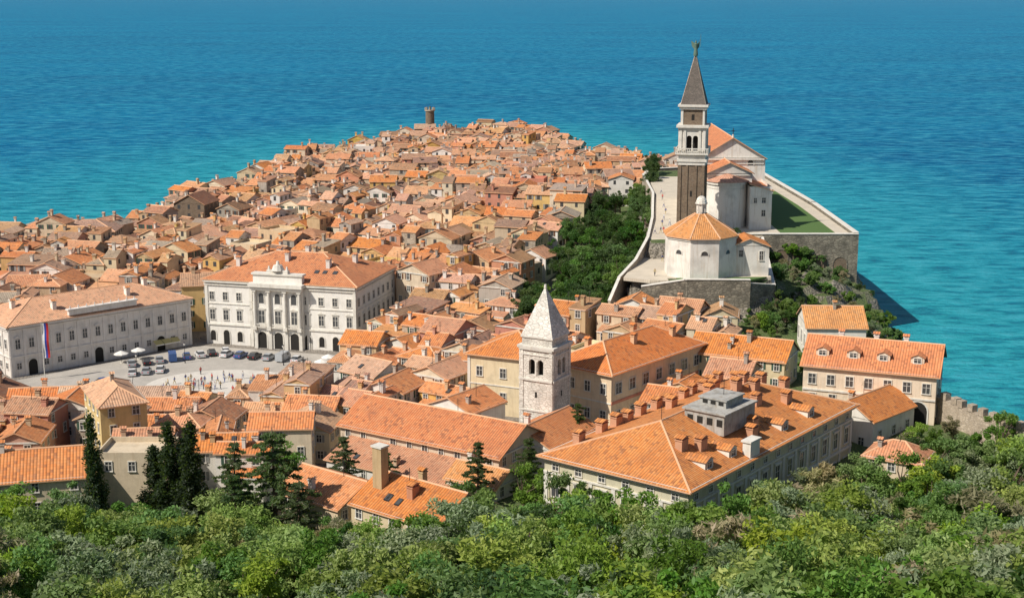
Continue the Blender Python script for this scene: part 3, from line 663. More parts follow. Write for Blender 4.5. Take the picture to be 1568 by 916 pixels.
# ---- st francis bell tower
def francis():
    s_=6.3;b=MB("monastery_bell_tower",1.3,229.6,-30); S='stone_white';Tm='stone_trim'
    b.prism([(0,0),(s_,0),(s_,s_),(0,s_)],4,18.2,S,False)
    b.box(1,1,17,s_-1,s_-1,23.4,'dark_void')
    for sd in 'FRBL':
        fr=b.F(sd,s_,s_)
        b.archwall(fr,0,s_,18.2,23.5,[(2.35,1.15,18.9,21.6),(3.95,1.15,18.9,21.6)],S,.7)
        for z,h,o in ((12.6,.3,.18),(17.9,.35,.25),(22.3,.2,.15),(23.2,.3,.3)): b.fbox(fr,0,s_,z,z+h,0,o,Tm)
        b.fbox(fr,3.05,3.25,18.9,21.2,-.15,.1,Tm)
        for a in (0,s_-.7): b.fbox(fr,a,a+.7,5,23,0,.12,S)
        b.fquad(fr,2.95,3.35,15,16.,.02,'dark_void')
    e=.35;b.box(-e,-e,23.5,s_+e,s_+e,23.9,Tm); b.box(.3,.3,23.9,s_-.3,s_-.3,25.2,S); b.box(.1,.1,25.2,s_-.1,s_-.1,25.45,Tm)
    c=s_/2; b.cyl(c,c,25.45,33.4,3.1*1.38,.12,4,'spire_white',a0=math.pi/4,a1=math.pi/4+2*math.pi); b.cyl(c,c,33.3,33.9,.28,.2,8,Tm)
    b.done(); hero(1.3,229.6,-30,s_,s_,.5)
francis()
def grid_windows(b,fr,n,rows,w,h,s0=None,s1=None,**k):
    s0=0 if s0 is None else s0; s1=fr[3] if s1 is None else s1
    for i in range(n):
        for z in rows: b.win(fr,s0+(i+.5)*(s1-s0)/n,z,w,h,1,**k)
def monastery():
    hero(-8,247,-24,14,15); b=MB("monastery_church",-8,247,-24); b.prism([(0,0),(14,0),(14,15),(0,15)],1,18,'plaster_cream'); b.roof(14,15,18.2,3,'hip','tile_orange',.6)
    for sd in 'FRL':
        fr=b.F(sd,14,15); grid_windows(b,fr,3,(9.5,14),1.1,1.7); b.fbox(fr,0,fr[3],17.6,18.05,0,.3,'stone_trim'); b.fbox(fr,0,fr[3],12.4,12.6,0,.12,'stone_trim')
        for a in (0,fr[3]-.5): b.fbox(fr,a,a+.5,3,17.6,0,.1,'stone_trim')
    b.done()
    W,D=13.5,29; ox,oy=17-13.5*.77,232+13.5*.64; hero(ox,oy,-39.7,W,D)
    b=MB("monastery_building",ox,oy,-39.7); b.prism([(0,0),(W,0),(W,D),(0,D)],1,18,'plaster_cream'); rz=b.roof(W,D,18.2,3.3,'hip','tile_orange',.7)
    fr=b.F('R',W,D); grid_windows(b,fr,7,(14.2,),1.7,1.9); grid_windows(b,fr,7,(9.4,),1.1,1.8); b.fbox(fr,0,D,12.5,13.0,0,.12,'plaster_pink')
    fr2=b.F('F',W,D); grid_windows(b,fr2,4,(9.4,14.2),1.1,1.8); b.fbox(fr2,0,W,12.6,12.8,0,.12,'stone_trim')
    for f in (fr,fr2): b.fbox(f,0,f[3],17.5,18.05,0,.4,'stone_trim')
    for x,y in((4,6),(9,13),(4,20),(10,24)): z=rz(x,y); b.chimney(x,y,z-.5,z+1.2,.8,'plaster_tan','tile_orange',1.1)
    b.done()
    hero(33,254,-25,18,10)
    b=house("orange_roof_house",33,254,-25,18,10,9,16.5,2.8,'gx','plaster_cream','tile_orange',1,3,True,'shutter_green'); b.done()
    hero(-28,220,-33,31,14); b=house("friary_nave",-28,220,-33,31,14,5,13,3.3,'gx','plaster_cream','tile_orange',1,0,True,None,.6); b.done()
    hero(-29,213,-33,24,6,.3); b=house("friary_cloister_range",-29.5,213.3,-33,24,6.2,6,9.3,2.,'shed','plaster_white','tile_light',1,1,True,None,.4,2); b.done()
    hero(-3,216,-33,13,12); b=house("friary_annex",-3,215,-33,11,14,6,12.2,2.6,'gy','plaster_white','tile_orange',1,1); b.done()
    hero(-9,200,-33,9,7,.3); house("courtyard_house",-10,201,-33,9,7,7,10.5,1.8,'gx','plaster_white','tile_light',1,1).done()
monastery()
# ---- school
def school():
    W,D=23.5,50; ox,oy=4.6,189.3; A=-38; hero(ox,oy,A,W,D)
    b=MB("school_building",ox,oy,A); ze=17.9; Wl='plaster_olive'
    b.prism([(0,0),(W,0),(W,D),(0,D)],2,ze,Wl); rz=b.roof(W,D,ze+.25,4.1,'hip','tile_orange',.9)
    for sd in 'FRLB':
        fr=b.F(sd,W,D);Ln=fr[3]
        b.fbox(fr,0,Ln,ze-.6,ze+.1,0,.55,'stone_trim'); b.fbox(fr,0,Ln,15.4,15.65,0,.2,'stone_trim'); b.fbox(fr,0,Ln,11.,11.4,0,.22,'stone_trim')
        n=6 if sd in 'FB' else 13
        for i in range(n):
            c=(i+.5)*Ln/n; b.win(fr,c,16.,1.,.9,1); b.win(fr,c,12.1,1.3,2.4,1); b.win(fr,c,7.6,1.3,2.1,1)
            b.fbox(fr,c-.95,c+.95,14.75,15.,0,.3,'stone_trim')
        for i in range(n+1):
            s=i*(Ln-.6)/n; b.fbox(fr,s,s+.6,4,15.4,0,.14,'stone_trim')
    for y in (5,11,15,17.5,22,26,28.5,33,36,39,42,45): z=rz(2.2,y); b.chimney(2.2+R(-.4,.6),y,z-.6,z+1.3,1.1,'plaster_pink','tile_orange',1.6)
    for x,y in ((17.5,8),(18.8,11.),(20.8,22),(19.5,24.5),(12,33),(13.5,36),(10.5,38),(12,41),(8,40),(15,43),(9,30),(7,35),(16,32),(6,24),(18,38)): z=rz(x,y); b.chimney(x,y,z-.6,z+1.3,1.1,'plaster_pink','tile_orange',1.7)
    b.box(12.5,17,20,19,26,23.0,'concrete'); b.box(12.2,16.7,23.,19.3,26.3,23.25,'concrete'); b.box(13.5,19.5,23.25,17.8,24.5,24.3,'concrete'); b.box(13.3,19.3,24.3,18.,24.7,24.5,'concrete')
    for i in range(3): b.box(14+i*1.3,19.45,23.6,14.8+i*1.3,19.5,24.1,'dark_void')
    for i in range(4): b.box(13+i*1.6,16.94,21.3,13.9+i*1.6,16.99,22.3,'dark_void')
    b.antenna(16,22,24.5); b.antenna(11.7,12,22)
    for y in (7.5,14,29.5,38): b.dormer(W-1.3,y,rz(W-1.3,y)-.2,2.2,1.3,3.2,(1,0))
    b.box(W-.9,16,17.5,W+.35,18.7,20.2,'plaster_white'); b.box(W-1.1,15.8,20.2,W+.5,18.9,20.45,'stone_trim')
    b.done()
school()
hero(-21.5,178,-38,15,12)
b=house("tall_chimney_house",-21.5,178,-38,15,12,9,15,3,'gx','plaster_cream','tile_orange',1,1,skyl=3)
b.box(1.2,3.,15,2.8,4.4,22.2,'plaster_tan'); b.box(1.05,2.85,22.2,2.95,4.55,22.45,'stone_trim'); b.chimney(8,3.5,b.rz(8,3.5)-.5,b.rz(8,3.5)+1.2,1.,'plaster_pink','tile_orange',1.4); b.done()
hero(-34,186,-38,12,12); b=house("light_roof_house",-33,187,-38,12,11,8,13.5,2.4,'gx','plaster_cream','tile_light',1,1); b.done()
hero(-64,210,27,7.2,13.5); b=house("ochre_house",-64,210,27,7.2,13.5,5,18.8,1.9,'hip','plaster_ochre','tile_light',1,1,sides='FLR'); b.done()
hero(58,269,-3,11.5,12); b=house("cliff_house",58,269,-3,11.5,12,10,17.6,3,'gx','plaster_white','tile_light',1,1,False)
fr=b.F('L',11.5,12)
for i in range(3): b.win(fr,2+i*3.8,13,1.6,2.6,1)
fr=b.F('F',11.5,12)
for i in range(3): b.win(fr,2+i*3.6,12.5,1.1,1.6,1)
b.done()
hero(50,233.5,-21,22,14)
b=MB("dormer_house",50,233.5,-21); W,D=22,14
b.prism([(0,0),(W,0),(W,D),(0,D)],6,19.4,'plaster_cream'); rz=b.roof(W,D,19.6,3.6,'gx','tile_orange',.6,'plaster_cream')
fr=b.F('F',W,D); b.fbox(fr,0,W,18.9,19.45,0,.35,'stone_trim'); grid_windows(b,fr,7,(16.2,),1.2,1.7); grid_windows(b,fr,5,(12.9,),1.1,1.6,0,17); b.fbox(fr,0,W,15,15.3,0,.2,'stone_trim')
b.arch(fr,19.2,10.5,3.2,4.2)
grid_windows(b,b.F('R',W,D),3,(12,16),1.1,1.6)
for x in (2.8,8,13,18.6): b.dormer(x,2.2,rz(x,2.2)-.2,2.2,1.2,2.8,wall='plaster_cream')
for x in (5,11,16): z=rz(x,9); b.chimney(x,9,z-.5,z+1.2,.8,'plaster_white','tile_orange',1.2)
b.done()
hero(51.5,222.5,-45,9,13); b=house("white_gable_house",51.5,222.5,-45,9,13,8,14.6,2.7,'gy','plaster_white','tile_orange',1,1,False)
b.arch(b.F('F',9,13),4.5,12.4,1.5,2.2,'glass'); b.win(b.F('F',9,13),2,10,1,1.4,1); b.win(b.F('F',9,13),7,10,1,1.4,1); grid_windows(b,b.F('R',9,13),3,(11.,),1.,1.5); b.done()
hero(54,206,-30,9,7); b=house("low_orange_house",54,206.5,-30,9,7,9,12.2,2,'hip','plaster_cream','tile_light',1,1); b.done()
for (x,y,a,W,D,zg,ze,rs,k,wl,rf) in [(21.5,291,-20,8,7,12,17.2,1.8,'gy','plaster_white','tile_orange'),(30,286.5,-24,9,7.5,12,17.4,1.9,'gx','stone_house','tile_tan'),(39.5,283,-10,7,7,11,16.8,1.7,'gy','plaster_cream','tile_tan')]:
    hero(x,y,a,W,D,.5); house("low_stone_house",x,y,a,W,D,zg,ze,rs,k,wl,rf,1,1).done()
hero(-78,328,20,8,10,.5); house("yellow_house",-78.5,327,10,7.5,10,2,14,2,'gx','plaster_ochre','tile_tan',1,1,shut='shutter_green').done()
hero(-86,190,20,24,11); house("long_orange_house",-84,184,14,24,10,8,14.6,3,'gx','plaster_cream','tile_orange',1,2).done()
hero(-182,440,5,18,14); house("waterfront_house",-182,428,8,20,14,2,11,2.6,'hip','plaster_white','tile_orange',1,2).done()
hero(-136,430,0,26,14,1); house("stone_warehouse",-150,432,3,26,14,2,9.5,2.6,'hip','stone_house','tile_brown',0,2).done()
hero(-112,470,0,10,12,.5); house("stone_gable_house",-114,470,-12,11,12,2,13,3,'gy','stone_tower','tile_brown',0,1).done()
b=MB("lighthouse_tower",-44,758,0); b.cyl(0,0,0,21,2.6,2.3,20,'stone_tower'); b.cyl(0,0,21,21.6,2.8,2.8,20,'stone_house')
for i in range(8): 
    A=i*math.pi/4; b.cyl(2.35*math.cos(A),2.35*math.sin(A),21.6,22.9,.42,.42,6,'stone_house')
b.cyl(0,0,21.6,23.4,.6,.6,8,'copper_green'); b.box(-8,-6,0,3,2,12,'stone_tower'); b.roof(11,8,12.2,2,'gx','tile_tan',.3,'stone_house',-8,-6); b.done(); hero(-52,750,0,12,12,1)
# ---- dense old town
wallsA=['plaster_white']*5+['plaster_cream']*7+['plaster_tan']*4+['stone_house']*4+['plaster_pink']*2+['plaster_ochre']*2+['plaster_grey']*2
wallsN=['plaster_white']*4+['plaster_cream']*6+['plaster_tan']*2+['plaster_pink']*2+['plaster_ochre']*3+['stone_house']*1
roofsA=['tile_tan']*6+['tile_light']*8+['tile_brown']*4+['tile_orange']*3+['tile_grey']*1
roofsN=['tile_light']*4+['tile_orange']*5+['tile_tan']*3+['tile_brown']*3
cnt=0
th=math.radians(-14); CW,CD=8.9,8.6
gaps=[]
def pick(kind,W,D): return (D if kind=='gx' else W if kind=='gy' else min(W,D) if kind=='hip' else 5)/2*R(.34,.46)
for i in range(-50,50):
    for j in range(-6,80):
        lx=i*CW+(j%2)*2.3; ly=200+j*CD+ (i%3)*1.3
        x=lx*math.cos(th)-(ly-200)*math.sin(th)+6*math.sin(ly/55)+R(-1.1,1.1)-20; y=200+lx*math.sin(th)+(ly-200)*math.cos(th)+5*math.sin(lx/40)+R(-1.1,1.1)
        if y<196 or x<-.5*y-8-(y<300)*10 or x>75: continue
        X_,Y_=np.array(x),np.array(y)
        if sdist(X_,Y_,coast)<6.5: continue
        if sdist(X_,Y_,square)>-5.: continue
        if sdist(X_,Y_,plateau)>-7 or sdist(X_,Y_,bapt)>-8 : continue
        if sdist(X_,Y_,park)>-3: continue
        if y<345 and x>44: continue
        if y<206 and (x>-35): continue
        if blocked(x,y,3.4): continue
        near=y<305
        if random.random()<.035: gaps.append((x,y)); continue
        W=CW*R(.85,1.15);D=CD*R(.85,1.15)
        ang=-14+14*math.sin(x/45+y/70)+R(-10,10)
        if near: ang=-30+R(-8,8) if x>-30 else ang
        zg=T(x,y)
        hh=R(5.2,10.5) if y>330 else R(5.4,8.6)
        if near and x<-30 and y>225: hh=R(5.4,8.6)
        wl=random.choice(wallsN if near else wallsA); rm=random.choice(roofsN if near else roofsA); det=1 if y<350 else 0
        kind=random.choices(['gx','gy','hip','shed'],[5,5,1.5,1])[0]
        a=math.radians(ang); ox=x-(W/2*math.cos(a)-D/2*math.sin(a)); oy=y-(W/2*math.sin(a)+D/2*math.cos(a))
        sh_=random.choice([None,'shutter_green','shutter_brown','shutter_grey'])
        b=MB("townhouse",ox,oy,ang)
        u=random.random(); nch=random.choice([1,1,2]) if near else random.choice([0,1,1,2]); sk=random.choice([0,0,0,1]) if y<420 else 0
        if u<.34:
            W1=W*R(.45,.62); k1=random.choice(['gx','gy','shed'])
            block(b,0,0,W1,D,zg,zg+hh,pick(kind,W1,D),kind,wl,rm,det,nch,True,sh_,.25,sk,'FRL')
            h2=max(4,hh+random.choice([-1,1])*R(1.,2.4)); dd=D*R(.7,1.)
            block(b,W1+.02,(D-dd)*random.random(),W-W1,dd,zg,zg+h2,pick(k1,W-W1,dd),k1,random.choice(wallsN if near else wallsA),random.choice(roofsN if near else roofsA),det,1,True,None,.2,0,'FRL')
        elif u<.5:
            D1=D*.68; block(b,0,D-D1,W,D1,zg,zg+hh,pick(kind,W,D1),kind,wl,rm,det,nch,True,sh_,.3,sk,'FRL')
            block(b,W*R(0,.3),.0,W*.68,D-D1-.02,zg,zg+hh*R(.45,.65),.7,'shed',wl,rm,det,0,True,None,.15,0,'FRL')
        elif u<.53:
            b.prism([(0,0),(W,0),(W,D),(0,D)],zg-3,zg+hh,wl); 
            for s0,s1,y0_,y1_ in ((0,W,0,.2),(0,W,D-.2,D),(0,.2,.2,D-.2),(W-.2,W,.2,D-.2)): b.box(s0,y0_,zg+hh+.002,s1,y1_,zg+hh+.8,wl)
            for sd in 'FRL': 
                fr=b.F(sd,W,D)
                for q in range(3): b.win(fr,fr[3]*(q+.5)/3,zg+hh-2,.9,1.4,det)
        else:
            block(b,0,0,W,D,zg,zg+hh,pick(kind,W,D),kind,wl,rm,det,nch,True,sh_,.35,sk,'FRL')
        b.done(); cnt+=1
# ------------------------------------------------------------------ square
b=MB("town_square_pavement"); b.prism([(x,y) for x,y in [(-107,283),(-75,314),(-71,315.5),(-37,306),(-40,276),(-44,260),(-74,258),(-109,269)]],1.5,2.12,'pavement_grey'); b.done()
b=MB("oval_plaza"); b.prism([(-60+16*math.cos(t*math.pi/24),281+13*math.sin(t*math.pi/24)) for t in range(48)],1.9,2.22,'pavement_white'); b.done()
def flag(x,y,z,h):
    b=MB("flag_pole",x,y,0,z); b.cyl(0,0,0,h,.1,.05,8,'stone_trim'); b.box(-.02,-.03,h-.3,1.35,.03,h-.2,'metal_dark')
    for i,c in enumerate(('flag_white','flag_blue','flag_red')):
        for k in range(10):
            x0=.12+i*.42; w=lambda q:.18*math.sin(q*.9); z0=h-.35-k*.75; b.face([(x0,w(k),z0),(x0+.42,w(k)+.05*i,z0),(x0+.42,w(k+1)+.05*i,z0-.75),(x0,w(k+1),z0-.75)],c)
    b.done()
flag(-98.5,286.5,2.1,12.5)
def lamp(x,y,z):
    b=MB("street_lamp",x,y,0,z); b.cyl(0,0,0,.5,.14,.1,8,'metal_dark'); b.cyl(0,0,.5,4,.06,.05,8,'metal_dark'); b.cyl(0,0,4,4.5,.14,.24,6,'awning_white'); b.cyl(0,0,4.5,4.75,.3,.02,6,'metal_dark'); b.done()
for x,y in ((-80,290),(-72,300),(-50,298),(-44,285),(-46,270),(-76,272)): lamp(x,y,2.1)
def parasol(x,y,z,mat):
    b=MB("parasol",x,y,R(0,90),z); b.cyl(0,0,0,2.7,.04,.03,6,'metal_dark'); b.cyl(0,0,2.15,2.8,1.6,.03,8,mat,False); b.cyl(0,0,1.98,2.15,1.6,1.6,8,mat,False); b.cyl(0,0,0,.1,.3,.3,8,'stone_trim'); b.done()
for x,y in ((-83,303),(-86,300),(-40,297),(-41,293),(-42,289),(-48,268),(-52,266),(-56,265),(-70,267),(-66,266),(-62,268),(-45,276),(-48,272)): parasol(x,y,2.12,'awning_white')
def car(x,y,z,ang,col,van=False):
    b=MB("parked_van" if van else "parked_car",x,y,ang,z); w=.86
    if van: prof=[(-2.3,.3),(2.3,.3),(2.35,.9),(2.1,1.15),(1.5,1.95),(-2.25,2.0),(-2.3,.9)]
    else: prof=[(-2.1,.32),(2.1,.32),(2.12,.62),(1.95,.78),(1.05,.92),(-1.7,.95),(-2.08,.9)]
    def ext(pr,w0,w1,mat):
        zmin=min(p[1] for p in pr);zmax=max(p[1] for p in pr)
        ww=lambda z:w0+(w1-w0)*(z-zmin)/(zmax-zmin)
        l=[(p[0],-ww(p[1]),p[1]) for p in pr]; r=[(p[0],ww(p[1]),p[1]) for p in pr]
        b.face(l,mat); b.face(r[::-1],mat)
        for i in range(len(pr)): j=(i+1)%len(pr); b.face([l[i],r[i],r[j],l[j]],mat)
    ext(prof,w,w-.04,col)
    if not van:
        ext([(1.0,.9),(.35,1.36),(-1.1,1.4),(-1.75,.93)],w-.06,w-.22,'glass'); ext([(.32,1.37),(-1.08,1.41),(-1.05,1.47),(.25,1.44)],w-.2,w-.24,col)
    else:
        for sgn in (-1,1):
            y_=sgn*(w-.005); b.face([(1.35,y_,1.15),(.3,y_,1.15),(.3,y_,1.75),(1.1,y_,1.75)],'glass')
        b.face([(2.12,-.7,1.18),(2.12,.7,1.18),(1.56,.65,1.9),(1.56,-.65,1.9)],'glass')
    for wx in (-1.3,1.3):
        for sy in (-1,1):
            pts=[(wx+.32*math.cos(t*math.pi/6),sy*(w+.01),.32+.32*math.sin(t*math.pi/6)) for t in range(12)]; q=[(p[0],sy*(w-.2),p[2]) for p in pts]
            b.face(pts,'rubber')
            for i in range(12): j=(i+1)%12; b.face([pts[i],pts[j],q[j],q[i]],'rubber')
            b.face([(wx+.18*math.cos(t*math.pi/6),sy*(w+.02),.32+.18*math.sin(t*math.pi/6)) for t in range(12)],'car_silver')
    for sy in (-.6,.6):
        e=2.125 if not van else 2.34; b.face([(e,sy-.2,.62),(e,sy+.2,.62),(e-.05,sy+.2,.75),(e-.05,sy-.2,.75)],'awning_white'); b.face([(-2.12,sy-.15,.68),(-2.12,sy+.15,.68),(-2.1,sy+.15,.82),(-2.1,sy-.15,.82)],'flag_red')
    b.done()
cc=['car_white','car_silver','car_black','car_silver','car_blue','car_grey','car_white','car_white']
for i in range(8): car(-83+i*2.6+R(-.2,.2),297.5+i*1.6,2.12,110+R(-4,4),random.choice(cc),i in(3,))
for i in range(6): car(-64+i*3.3,306.-i*.95,2.12,75+R(-3,3),random.choice(cc),i==4)
for i in range(3): car(-81+i*2.7,290+i*1.3,2.12,100+R(-4,4),random.choice(cc))
for i in range(2): car(-92+i*7.2,276+i*6.6,2.12,42,random.choice(cc))
# ------------------------------------------------------------------ people
def person_mesh(k,shirt,trs,walk):
    me=bpy.data.meshes.new("p"); 
    s=.22 if walk else .05
    v=[(0,0,.95),(0,0,1.2),(0,0,1.42),(0,0,1.52),(0,.02,1.62),(0,.02,1.72),
       (-.2,0,1.4),(-.26,s*.6,1.13),(-.25,s*1.2+.05,.88),(.2,0,1.4),(.26,-s*.6,1.13),(.25,-s*.9+.05,.88),
       (-.1,0,.9),(-.11,-s*.7,.5),(-.11,-s*1.5,.08),(-.11,-s*1.5+.16,.04),(.1,0,.9),(.11,s*.9,.5),(.11,s*1.2,.08),(.11,s*1.2+.16,.04)]
    e=[(0,1),(1,2),(2,3),(3,4),(4,5),(2,6),(6,7),(7,8),(2,9),(9,10),(10,11),(0,12),(12,13),(13,14),(14,15),(0,16),(16,17),(17,18),(18,19)]
    r=[.15,.13,.15,.055,.1,.08,.06,.045,.035,.06,.045,.035,.09,.065,.045,.035,.09,.065,.045,.035]
    me.from_pydata(v,e,[]); o=bpy.data.objects.new("tmp",me); sc.collection.objects.link(o)
    o.modifiers.new("s",'SKIN'); o.modifiers.new("u",'SUBSURF').levels=1
    for i,x in enumerate(r): me.skin_vertices[0].data[i].radius=(x*1.15,x*.85)
    me.skin_vertices[0].data[0].use_root=True
    dg=bpy.context.evaluated_depsgraph_get(); nm=bpy.data.meshes.new_from_object(o.evaluated_get(dg)); bpy.data.objects.remove(o)
    for q in ('skin',shirt,trs,'hair'): nm.materials.append(M[q])
    for p in nm.polygons:
        c=p.center; p.material_index=3 if (c.z>1.66 or (c.z>1.56 and c.y<-.01)) else 0 if c.z>1.46 or (c.z<1.05 and abs(c.x)>.2) else 1 if c.z>.93 else 2
    return nm
PM=[person_mesh(0,'cloth_a','cloth_b',True),person_mesh(1,'cloth_c','cloth_d',False),person_mesh(2,'cloth_b','cloth_e',True),person_mesh(3,'cloth_e','cloth_d',True)]
def person(x,y,z,a=None):
    o=bpy.data.objects.new("person",random.choice(PM)); sc.collection.objects.link(o); o.location=(x,y,z); o.rotation_euler=(0,0,R(0,6.28) if a is None else a)
for i in range(46):
    t=R(0,6.28);r=R(2.5,13); person(-60+r*math.cos(t),281+r*.8*math.sin(t),2.22)
for x,y in ((35,322),(36.5,326),(35,340),(36.5,341),(38,352),(39.5,362),(41,372),(41.8,384),(43,399),(44,412),(31.5,304.5),(37.2,341),(40,353)):
    person(x,y,24.2 if y>333 else 20.72)
# ------------------------------------------------------------------ trees
def leaves(cent,rad,n,size,flat=1.,rs=None,elong=1.):
    cs=np.repeat(np.array(cent),n,0); rr=np.repeat(np.array(rad),n)
    d=rs.normal(size=cs.shape); d/=np.linalg.norm(d,axis=1,keepdims=True); d*= (rs.random(len(cs))**.4*rr)[:,None]; d[:,2]*=flat
    p=cs+d
    a=rs.normal(size=p.shape); a/=np.linalg.norm(a,axis=1,keepdims=True)
    b=np.cross(a,rs.normal(size=p.shape)); b/=np.linalg.norm(b,axis=1,keepdims=True)
    s=size*(.6+.8*rs.random(len(p)))[:,None]
    a=a*s*elong; b=b*s*.6
    return np.stack([p-a,p-b*.8,p+a,p+b*.8],1).reshape(-1,3)
def tree_mesh(name,kind,seed):
    rs=np.random.default_rng(seed); b=MB(name)
    def limb(p,q,r0,r1,n=6):
        p=Vector(p);q=Vector(q);d=(q-p).normalized();u=d.orthogonal().normalized();w=d.cross(u)
        A=[p+(u*math.cos(t)+w*math.sin(t))*r0 for t in [2*math.pi*i/n for i in range(n)]];B=[q+(u*math.cos(t)+w*math.sin(t))*r1 for t in [2*math.pi*i/n for i in range(n)]]
        for i in range(n): j=(i+1)%n; b.face([tuple(A[i]),tuple(A[j]),tuple(B[j]),tuple(B[i])],'bark')
    if kind in('broad','olive','dark','yel','bush','tan'):
        hb=6.; rx=2.9; ry=2.6
        if kind=='bush': hb=3.;rx=2.;ry=1.4
        nC=40; cen=[];rad=[]
        lob=[(rs.uniform(-1,1)*rx*.6,rs.uniform(-1,1)*rx*.6,hb*.58+rs.uniform(-.6,.55)*ry) for _ in range(7)]
        lob.append((0,0,hb*.6+ry*.5))
        while len(cen)<nC:
            l=lob[rs.integers(8)]; d=rs.normal(size=3); d/=np.linalg.norm(d); k=rs.uniform(.6,1.)
            q=np.array(l)+d*k*np.array([rx,rx,ry])*.42
            if q[2]<hb*.2: continue
            cen.append(q);rad.append(rs.uniform(.3,.9)*(hb/6)**.5)
        limb((0,0,-1),(rs.uniform(-.2,.2),rs.uniform(-.2,.2),hb*.35),.2,.14)
        for i in range(0,nC,4): 
            m=(np.array([0,0,hb*.33])+cen[i])/2+rs.normal(size=3)*.2; limb((0,0,hb*.33),tuple(m),.1,.06,5); limb(tuple(m),tuple(cen[i]),.06,.02,4)
        mat={'broad':'leaf_green','olive':'leaf_olive','dark':'leaf_dark','yel':'leaf_yellowgreen','bush':'leaf_green','tan':'twig_tan'}[kind]
        LV=leaves(cen,rad,125 if kind!='tan' else 50,.14 if kind!='olive' else .125,.8,rs,1.35 if kind=='olive' else 1.1 if kind!='tan' else 2.4)
    elif kind=='cypress':
        hb=12.; limb((0,0,-1),(0,0,hb*.8),.22,.05); cen=[];rad=[]
        for i in range(130):
            t=rs.uniform(.04,1); r=1.35*math.sin(math.pi*min(1,t*.8+.18))**.8*(1-t*.5); a=rs.uniform(0,6.28); k=rs.uniform(.3,1)
            cen.append((r*k*math.cos(a),r*k*math.sin(a),t*hb));rad.append(rs.uniform(.25,.55))
        mat='leaf_cypress'; LV=leaves(cen,rad,70,.12,1.7,rs,1.3)
    elif kind=='cedar':
        hb=11.; limb((0,0,-1),(0,0,hb),.25,.03); cen=[];rad=[]
        z=1.6
        while z<hb-.3:
            Lr=(1-z/hb)**.8*4.2+.3; nb=rs.integers(4,6); a0=rs.uniform(0,6.28)
            for k in range(nb):
                a=a0+k*6.28/nb+rs.uniform(-.3,.3); l=Lr*rs.uniform(.6,1.1)
                e=(l*math.cos(a),l*math.sin(a),z-l*.1); limb((0,0,z),e,.07,.02,4)
                for t in np.arange(.25,1.01,.42/max(l,.5)): cen.append((e[0]*t+rs.normal()*.12,e[1]*t+rs.normal()*.12,z+(e[2]-z)*t-.05)); rad.append(.42*(1.15-t*.5))
            z+=rs.uniform(.6,.95)
        mat='leaf_cedar'; LV=leaves(cen,rad,40,.13,.42,rs,1.6)
    o=len(b.v); nv=len(LV); b.v.extend(map(tuple,LV.tolist())); k=b.mi(mat)
    for i in range(0,nv,4): b.f.append((o+i,o+i+1,o+i+2,o+i+3)); b.m.append(k); b.uv.append([(0,0)]*4)
    ob=b.done(); me=ob.data; bpy.data.objects.remove(ob); return me
TM={}
for kind,nv in (('broad',5),('olive',3),('dark',2),('yel',4),('bush',2),('tan',2),('cypress',2),('cedar',2)): TM[kind]=[tree_mesh(kind+"_tree_mesh",kind,sum(map(ord,kind))+i) for i in range(nv)]
NM=dict(broad='deciduous_tree',olive='olive_tree',dark='oak_tree',yel='acacia_tree',bush='shrub',tan='dry_shrub',cypress='cypress_tree',cedar='cedar_tree')
HB=dict(broad=6.,olive=6.,dark=6.,yel=6.,bush=3.2,tan=6.,cypress=12.,cedar=11.)
def tree(kind,x,y,h,w=None,z=None):
    o=bpy.data.objects.new(NM[kind],random.choice(TM[kind])); sc.collection.objects.link(o)
    s=h/HB[kind]; w=w or s*R(.9,1.15); o.scale=(w,w*R(.9,1.1),s); o.location=(x,y,(T(x,y) if z is None else z)-.2); o.rotation_euler=(R(-.05,.05),R(-.05,.05),R(0,6.28))
for x,y,h,w in ((-56,180,18.5,1.45),(-47,182,16.5,1.9),(-43.8,181,17.5,1.85),(-49.5,184,13,1.7),(-45,184,14,1.9)): tree('cypress',x,y,h,w)
for x,y,h,w in ((-32,180,17,1.8),(-40,191,13,1.1),(-25,202,10,1.),(-5,195,10.5,.95),(11,221,9.5,.75),(-36.5,176,12,1.3),(-19,204,6.5,.7),(2.5,198,10,1.),(-28,174,11,1.3)): tree('cedar',x,y,h,w)
for k,x,y,h in (('broad',1.5,192,8),('broad',-7,181,9),('broad',-9,175,8),('broad',6,180,11),('dark',-70,180,9),('broad',-75,176,9.5),('olive',12,170,9),('broad',66,203,6),('dark',70,207,6),('broad',-62,184,8),('broad',-48,196,6),('yel',-38,178,9),('yel',8,177,10),('broad',-66,177,10),('dark',-80,177,9),('broad',14,167,10),('broad',27,165,11),('yel',35,168,11),('yel',43,175,10),('broad',50,186,10),('broad',56,192,9),('broad',20,164,9)): tree(k,x,y,h)
for i in range(95):
    for _ in range(50):
        x=R(0,46);y=R(298,475)
        if inpoly(np.array(x),np.array(y),park): break
    tree(random.choice(['dark','dark','broad']),x,y,R(6,9))
for x,y,h in ((3,312,7),(6,318,8),(9,308,6),(14,300,6),(18,303,6),(20,312,7),(16,325,8),(5,300,6),(24,345,9),(30,385,8),(18,335,9),(46,462,6),(20,520,6),(24,524,6),(15,522,5),(12,430,6)): tree('dark',x,y,h)
for x,y in ((44.5,448),(45.5,455),(44,440),(47,460)): tree('dark',x,y,7)
for x,y in gaps:
    if random.random()<.6: tree(random.choice(['dark','broad','broad']),x,y,R(5,8.5))
for i in range(170):
    x=R(51,93);y=R(285,336)
    if blocked(x,y,1) or inpoly(np.array(x),np.array(y),bapt) or T(x,y)<1: continue
    if x>70 and random.random()<.45: continue
    tree(random.choice(['bush','bush','dark','dark','olive','tan']),x,y,R(1.2,3.8))
for i in range(30): x=R(24,58);y=R(293,297); tree('bush',x,y,R(1.,2.2)); 
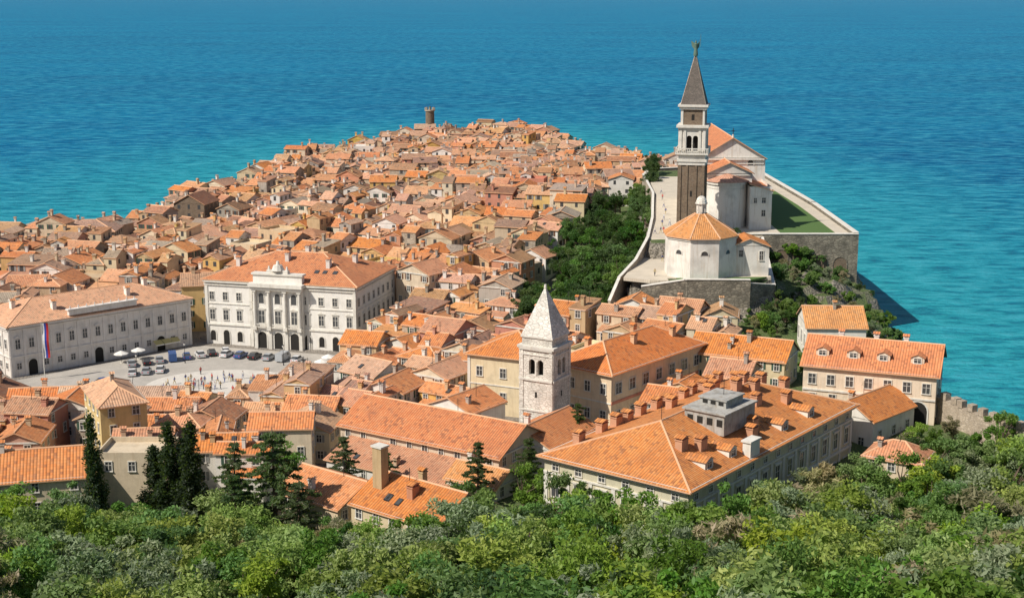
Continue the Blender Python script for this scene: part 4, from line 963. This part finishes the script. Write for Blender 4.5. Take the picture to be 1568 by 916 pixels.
for i in range(60):
    x=R(42,80);y=R(240,292)
    if not blocked(x,y,1.5) and T(x,y)>1: tree(random.choice(['bush','broad','olive']),x,y,R(1.5,4))
for i in range(16): x=R(62,82);y=336.3; tree('bush',x,y,R(1.5,3),None,T(x,y-1.5)+R(0,6))
n=0
for i in range(3200):
    y=60+R(0,1)**.8*160; x=R(-1,1)*(.385*y+9)
    r=x/y
    lim=np.interp(r,[-.36,-.28,-.2,-.1,-.03,.02,.12,.18,.22,.26,.33,.37],[181,176,170,163,166,172,162,180,203,212,220,222])
    if y>lim or blocked(x,y,1.2): continue
    zg=T(x,y)
    if zg<2: continue
    k=np.interp(r,[-.36,-.2,-.1,-.02,.05,.14,.2,.25,.3,.37],[.36,.373,.386,.36,.357,.353,.345,.337,.308,.295])
    mx=81-y*k-zg
    if mx<1.2: continue
    kind=random.choices(['broad','yel','olive','dark','bush','tan'],[5,6,3.2,1.,1.2,.5 if r<.2 else 2.])[0]
    h=min(R(5,10.),mx*R(.75,1.08)) if kind!='bush' else min(R(2,3.4),mx)
    if random.random()<.67: continue
    tree(kind,x,y,h,max(h/HB[kind],.6)*R(.9,1.3)); n+=1
# ------------------------------------------------------------------ light, sky, camera
cd=bpy.data.cameras.new("camera");co=bpy.data.objects.new("camera",cd);sc.collection.objects.link(co);sc.camera=co
co.location=(0,0,81);co.rotation_euler=(math.radians(77.87),0,0);cd.lens=49.45;cd.clip_end=200000;cd.clip_start=1
w=bpy.data.worlds.new("World");sc.world=w;w.use_nodes=True;nn=w.node_tree.nodes;s=nn.new("ShaderNodeTexSky");s.sky_type='NISHITA';s.sun_disc=False
el=math.radians(47);az=math.radians(238)
s.sun_elevation=el;s.sun_rotation=az;w.node_tree.links.new(s.outputs[0],nn["Background"].inputs[0]);nn["Background"].inputs[1].default_value=.078
l=bpy.data.lights.new("sun",'SUN');l.energy=5.;l.angle=.009;l.color=(1,.93,.83);lo=bpy.data.objects.new("sun",l);sc.collection.objects.link(lo)
d=Vector((math.sin(az)*math.cos(el),math.cos(az)*math.cos(el),math.sin(el)));lo.rotation_euler=d.to_track_quat('Z','Y').to_euler()
sc.view_settings.view_transform='Standard';sc.view_settings.look='None';sc.view_settings.exposure=0
print("houses",cnt,"forest",n)
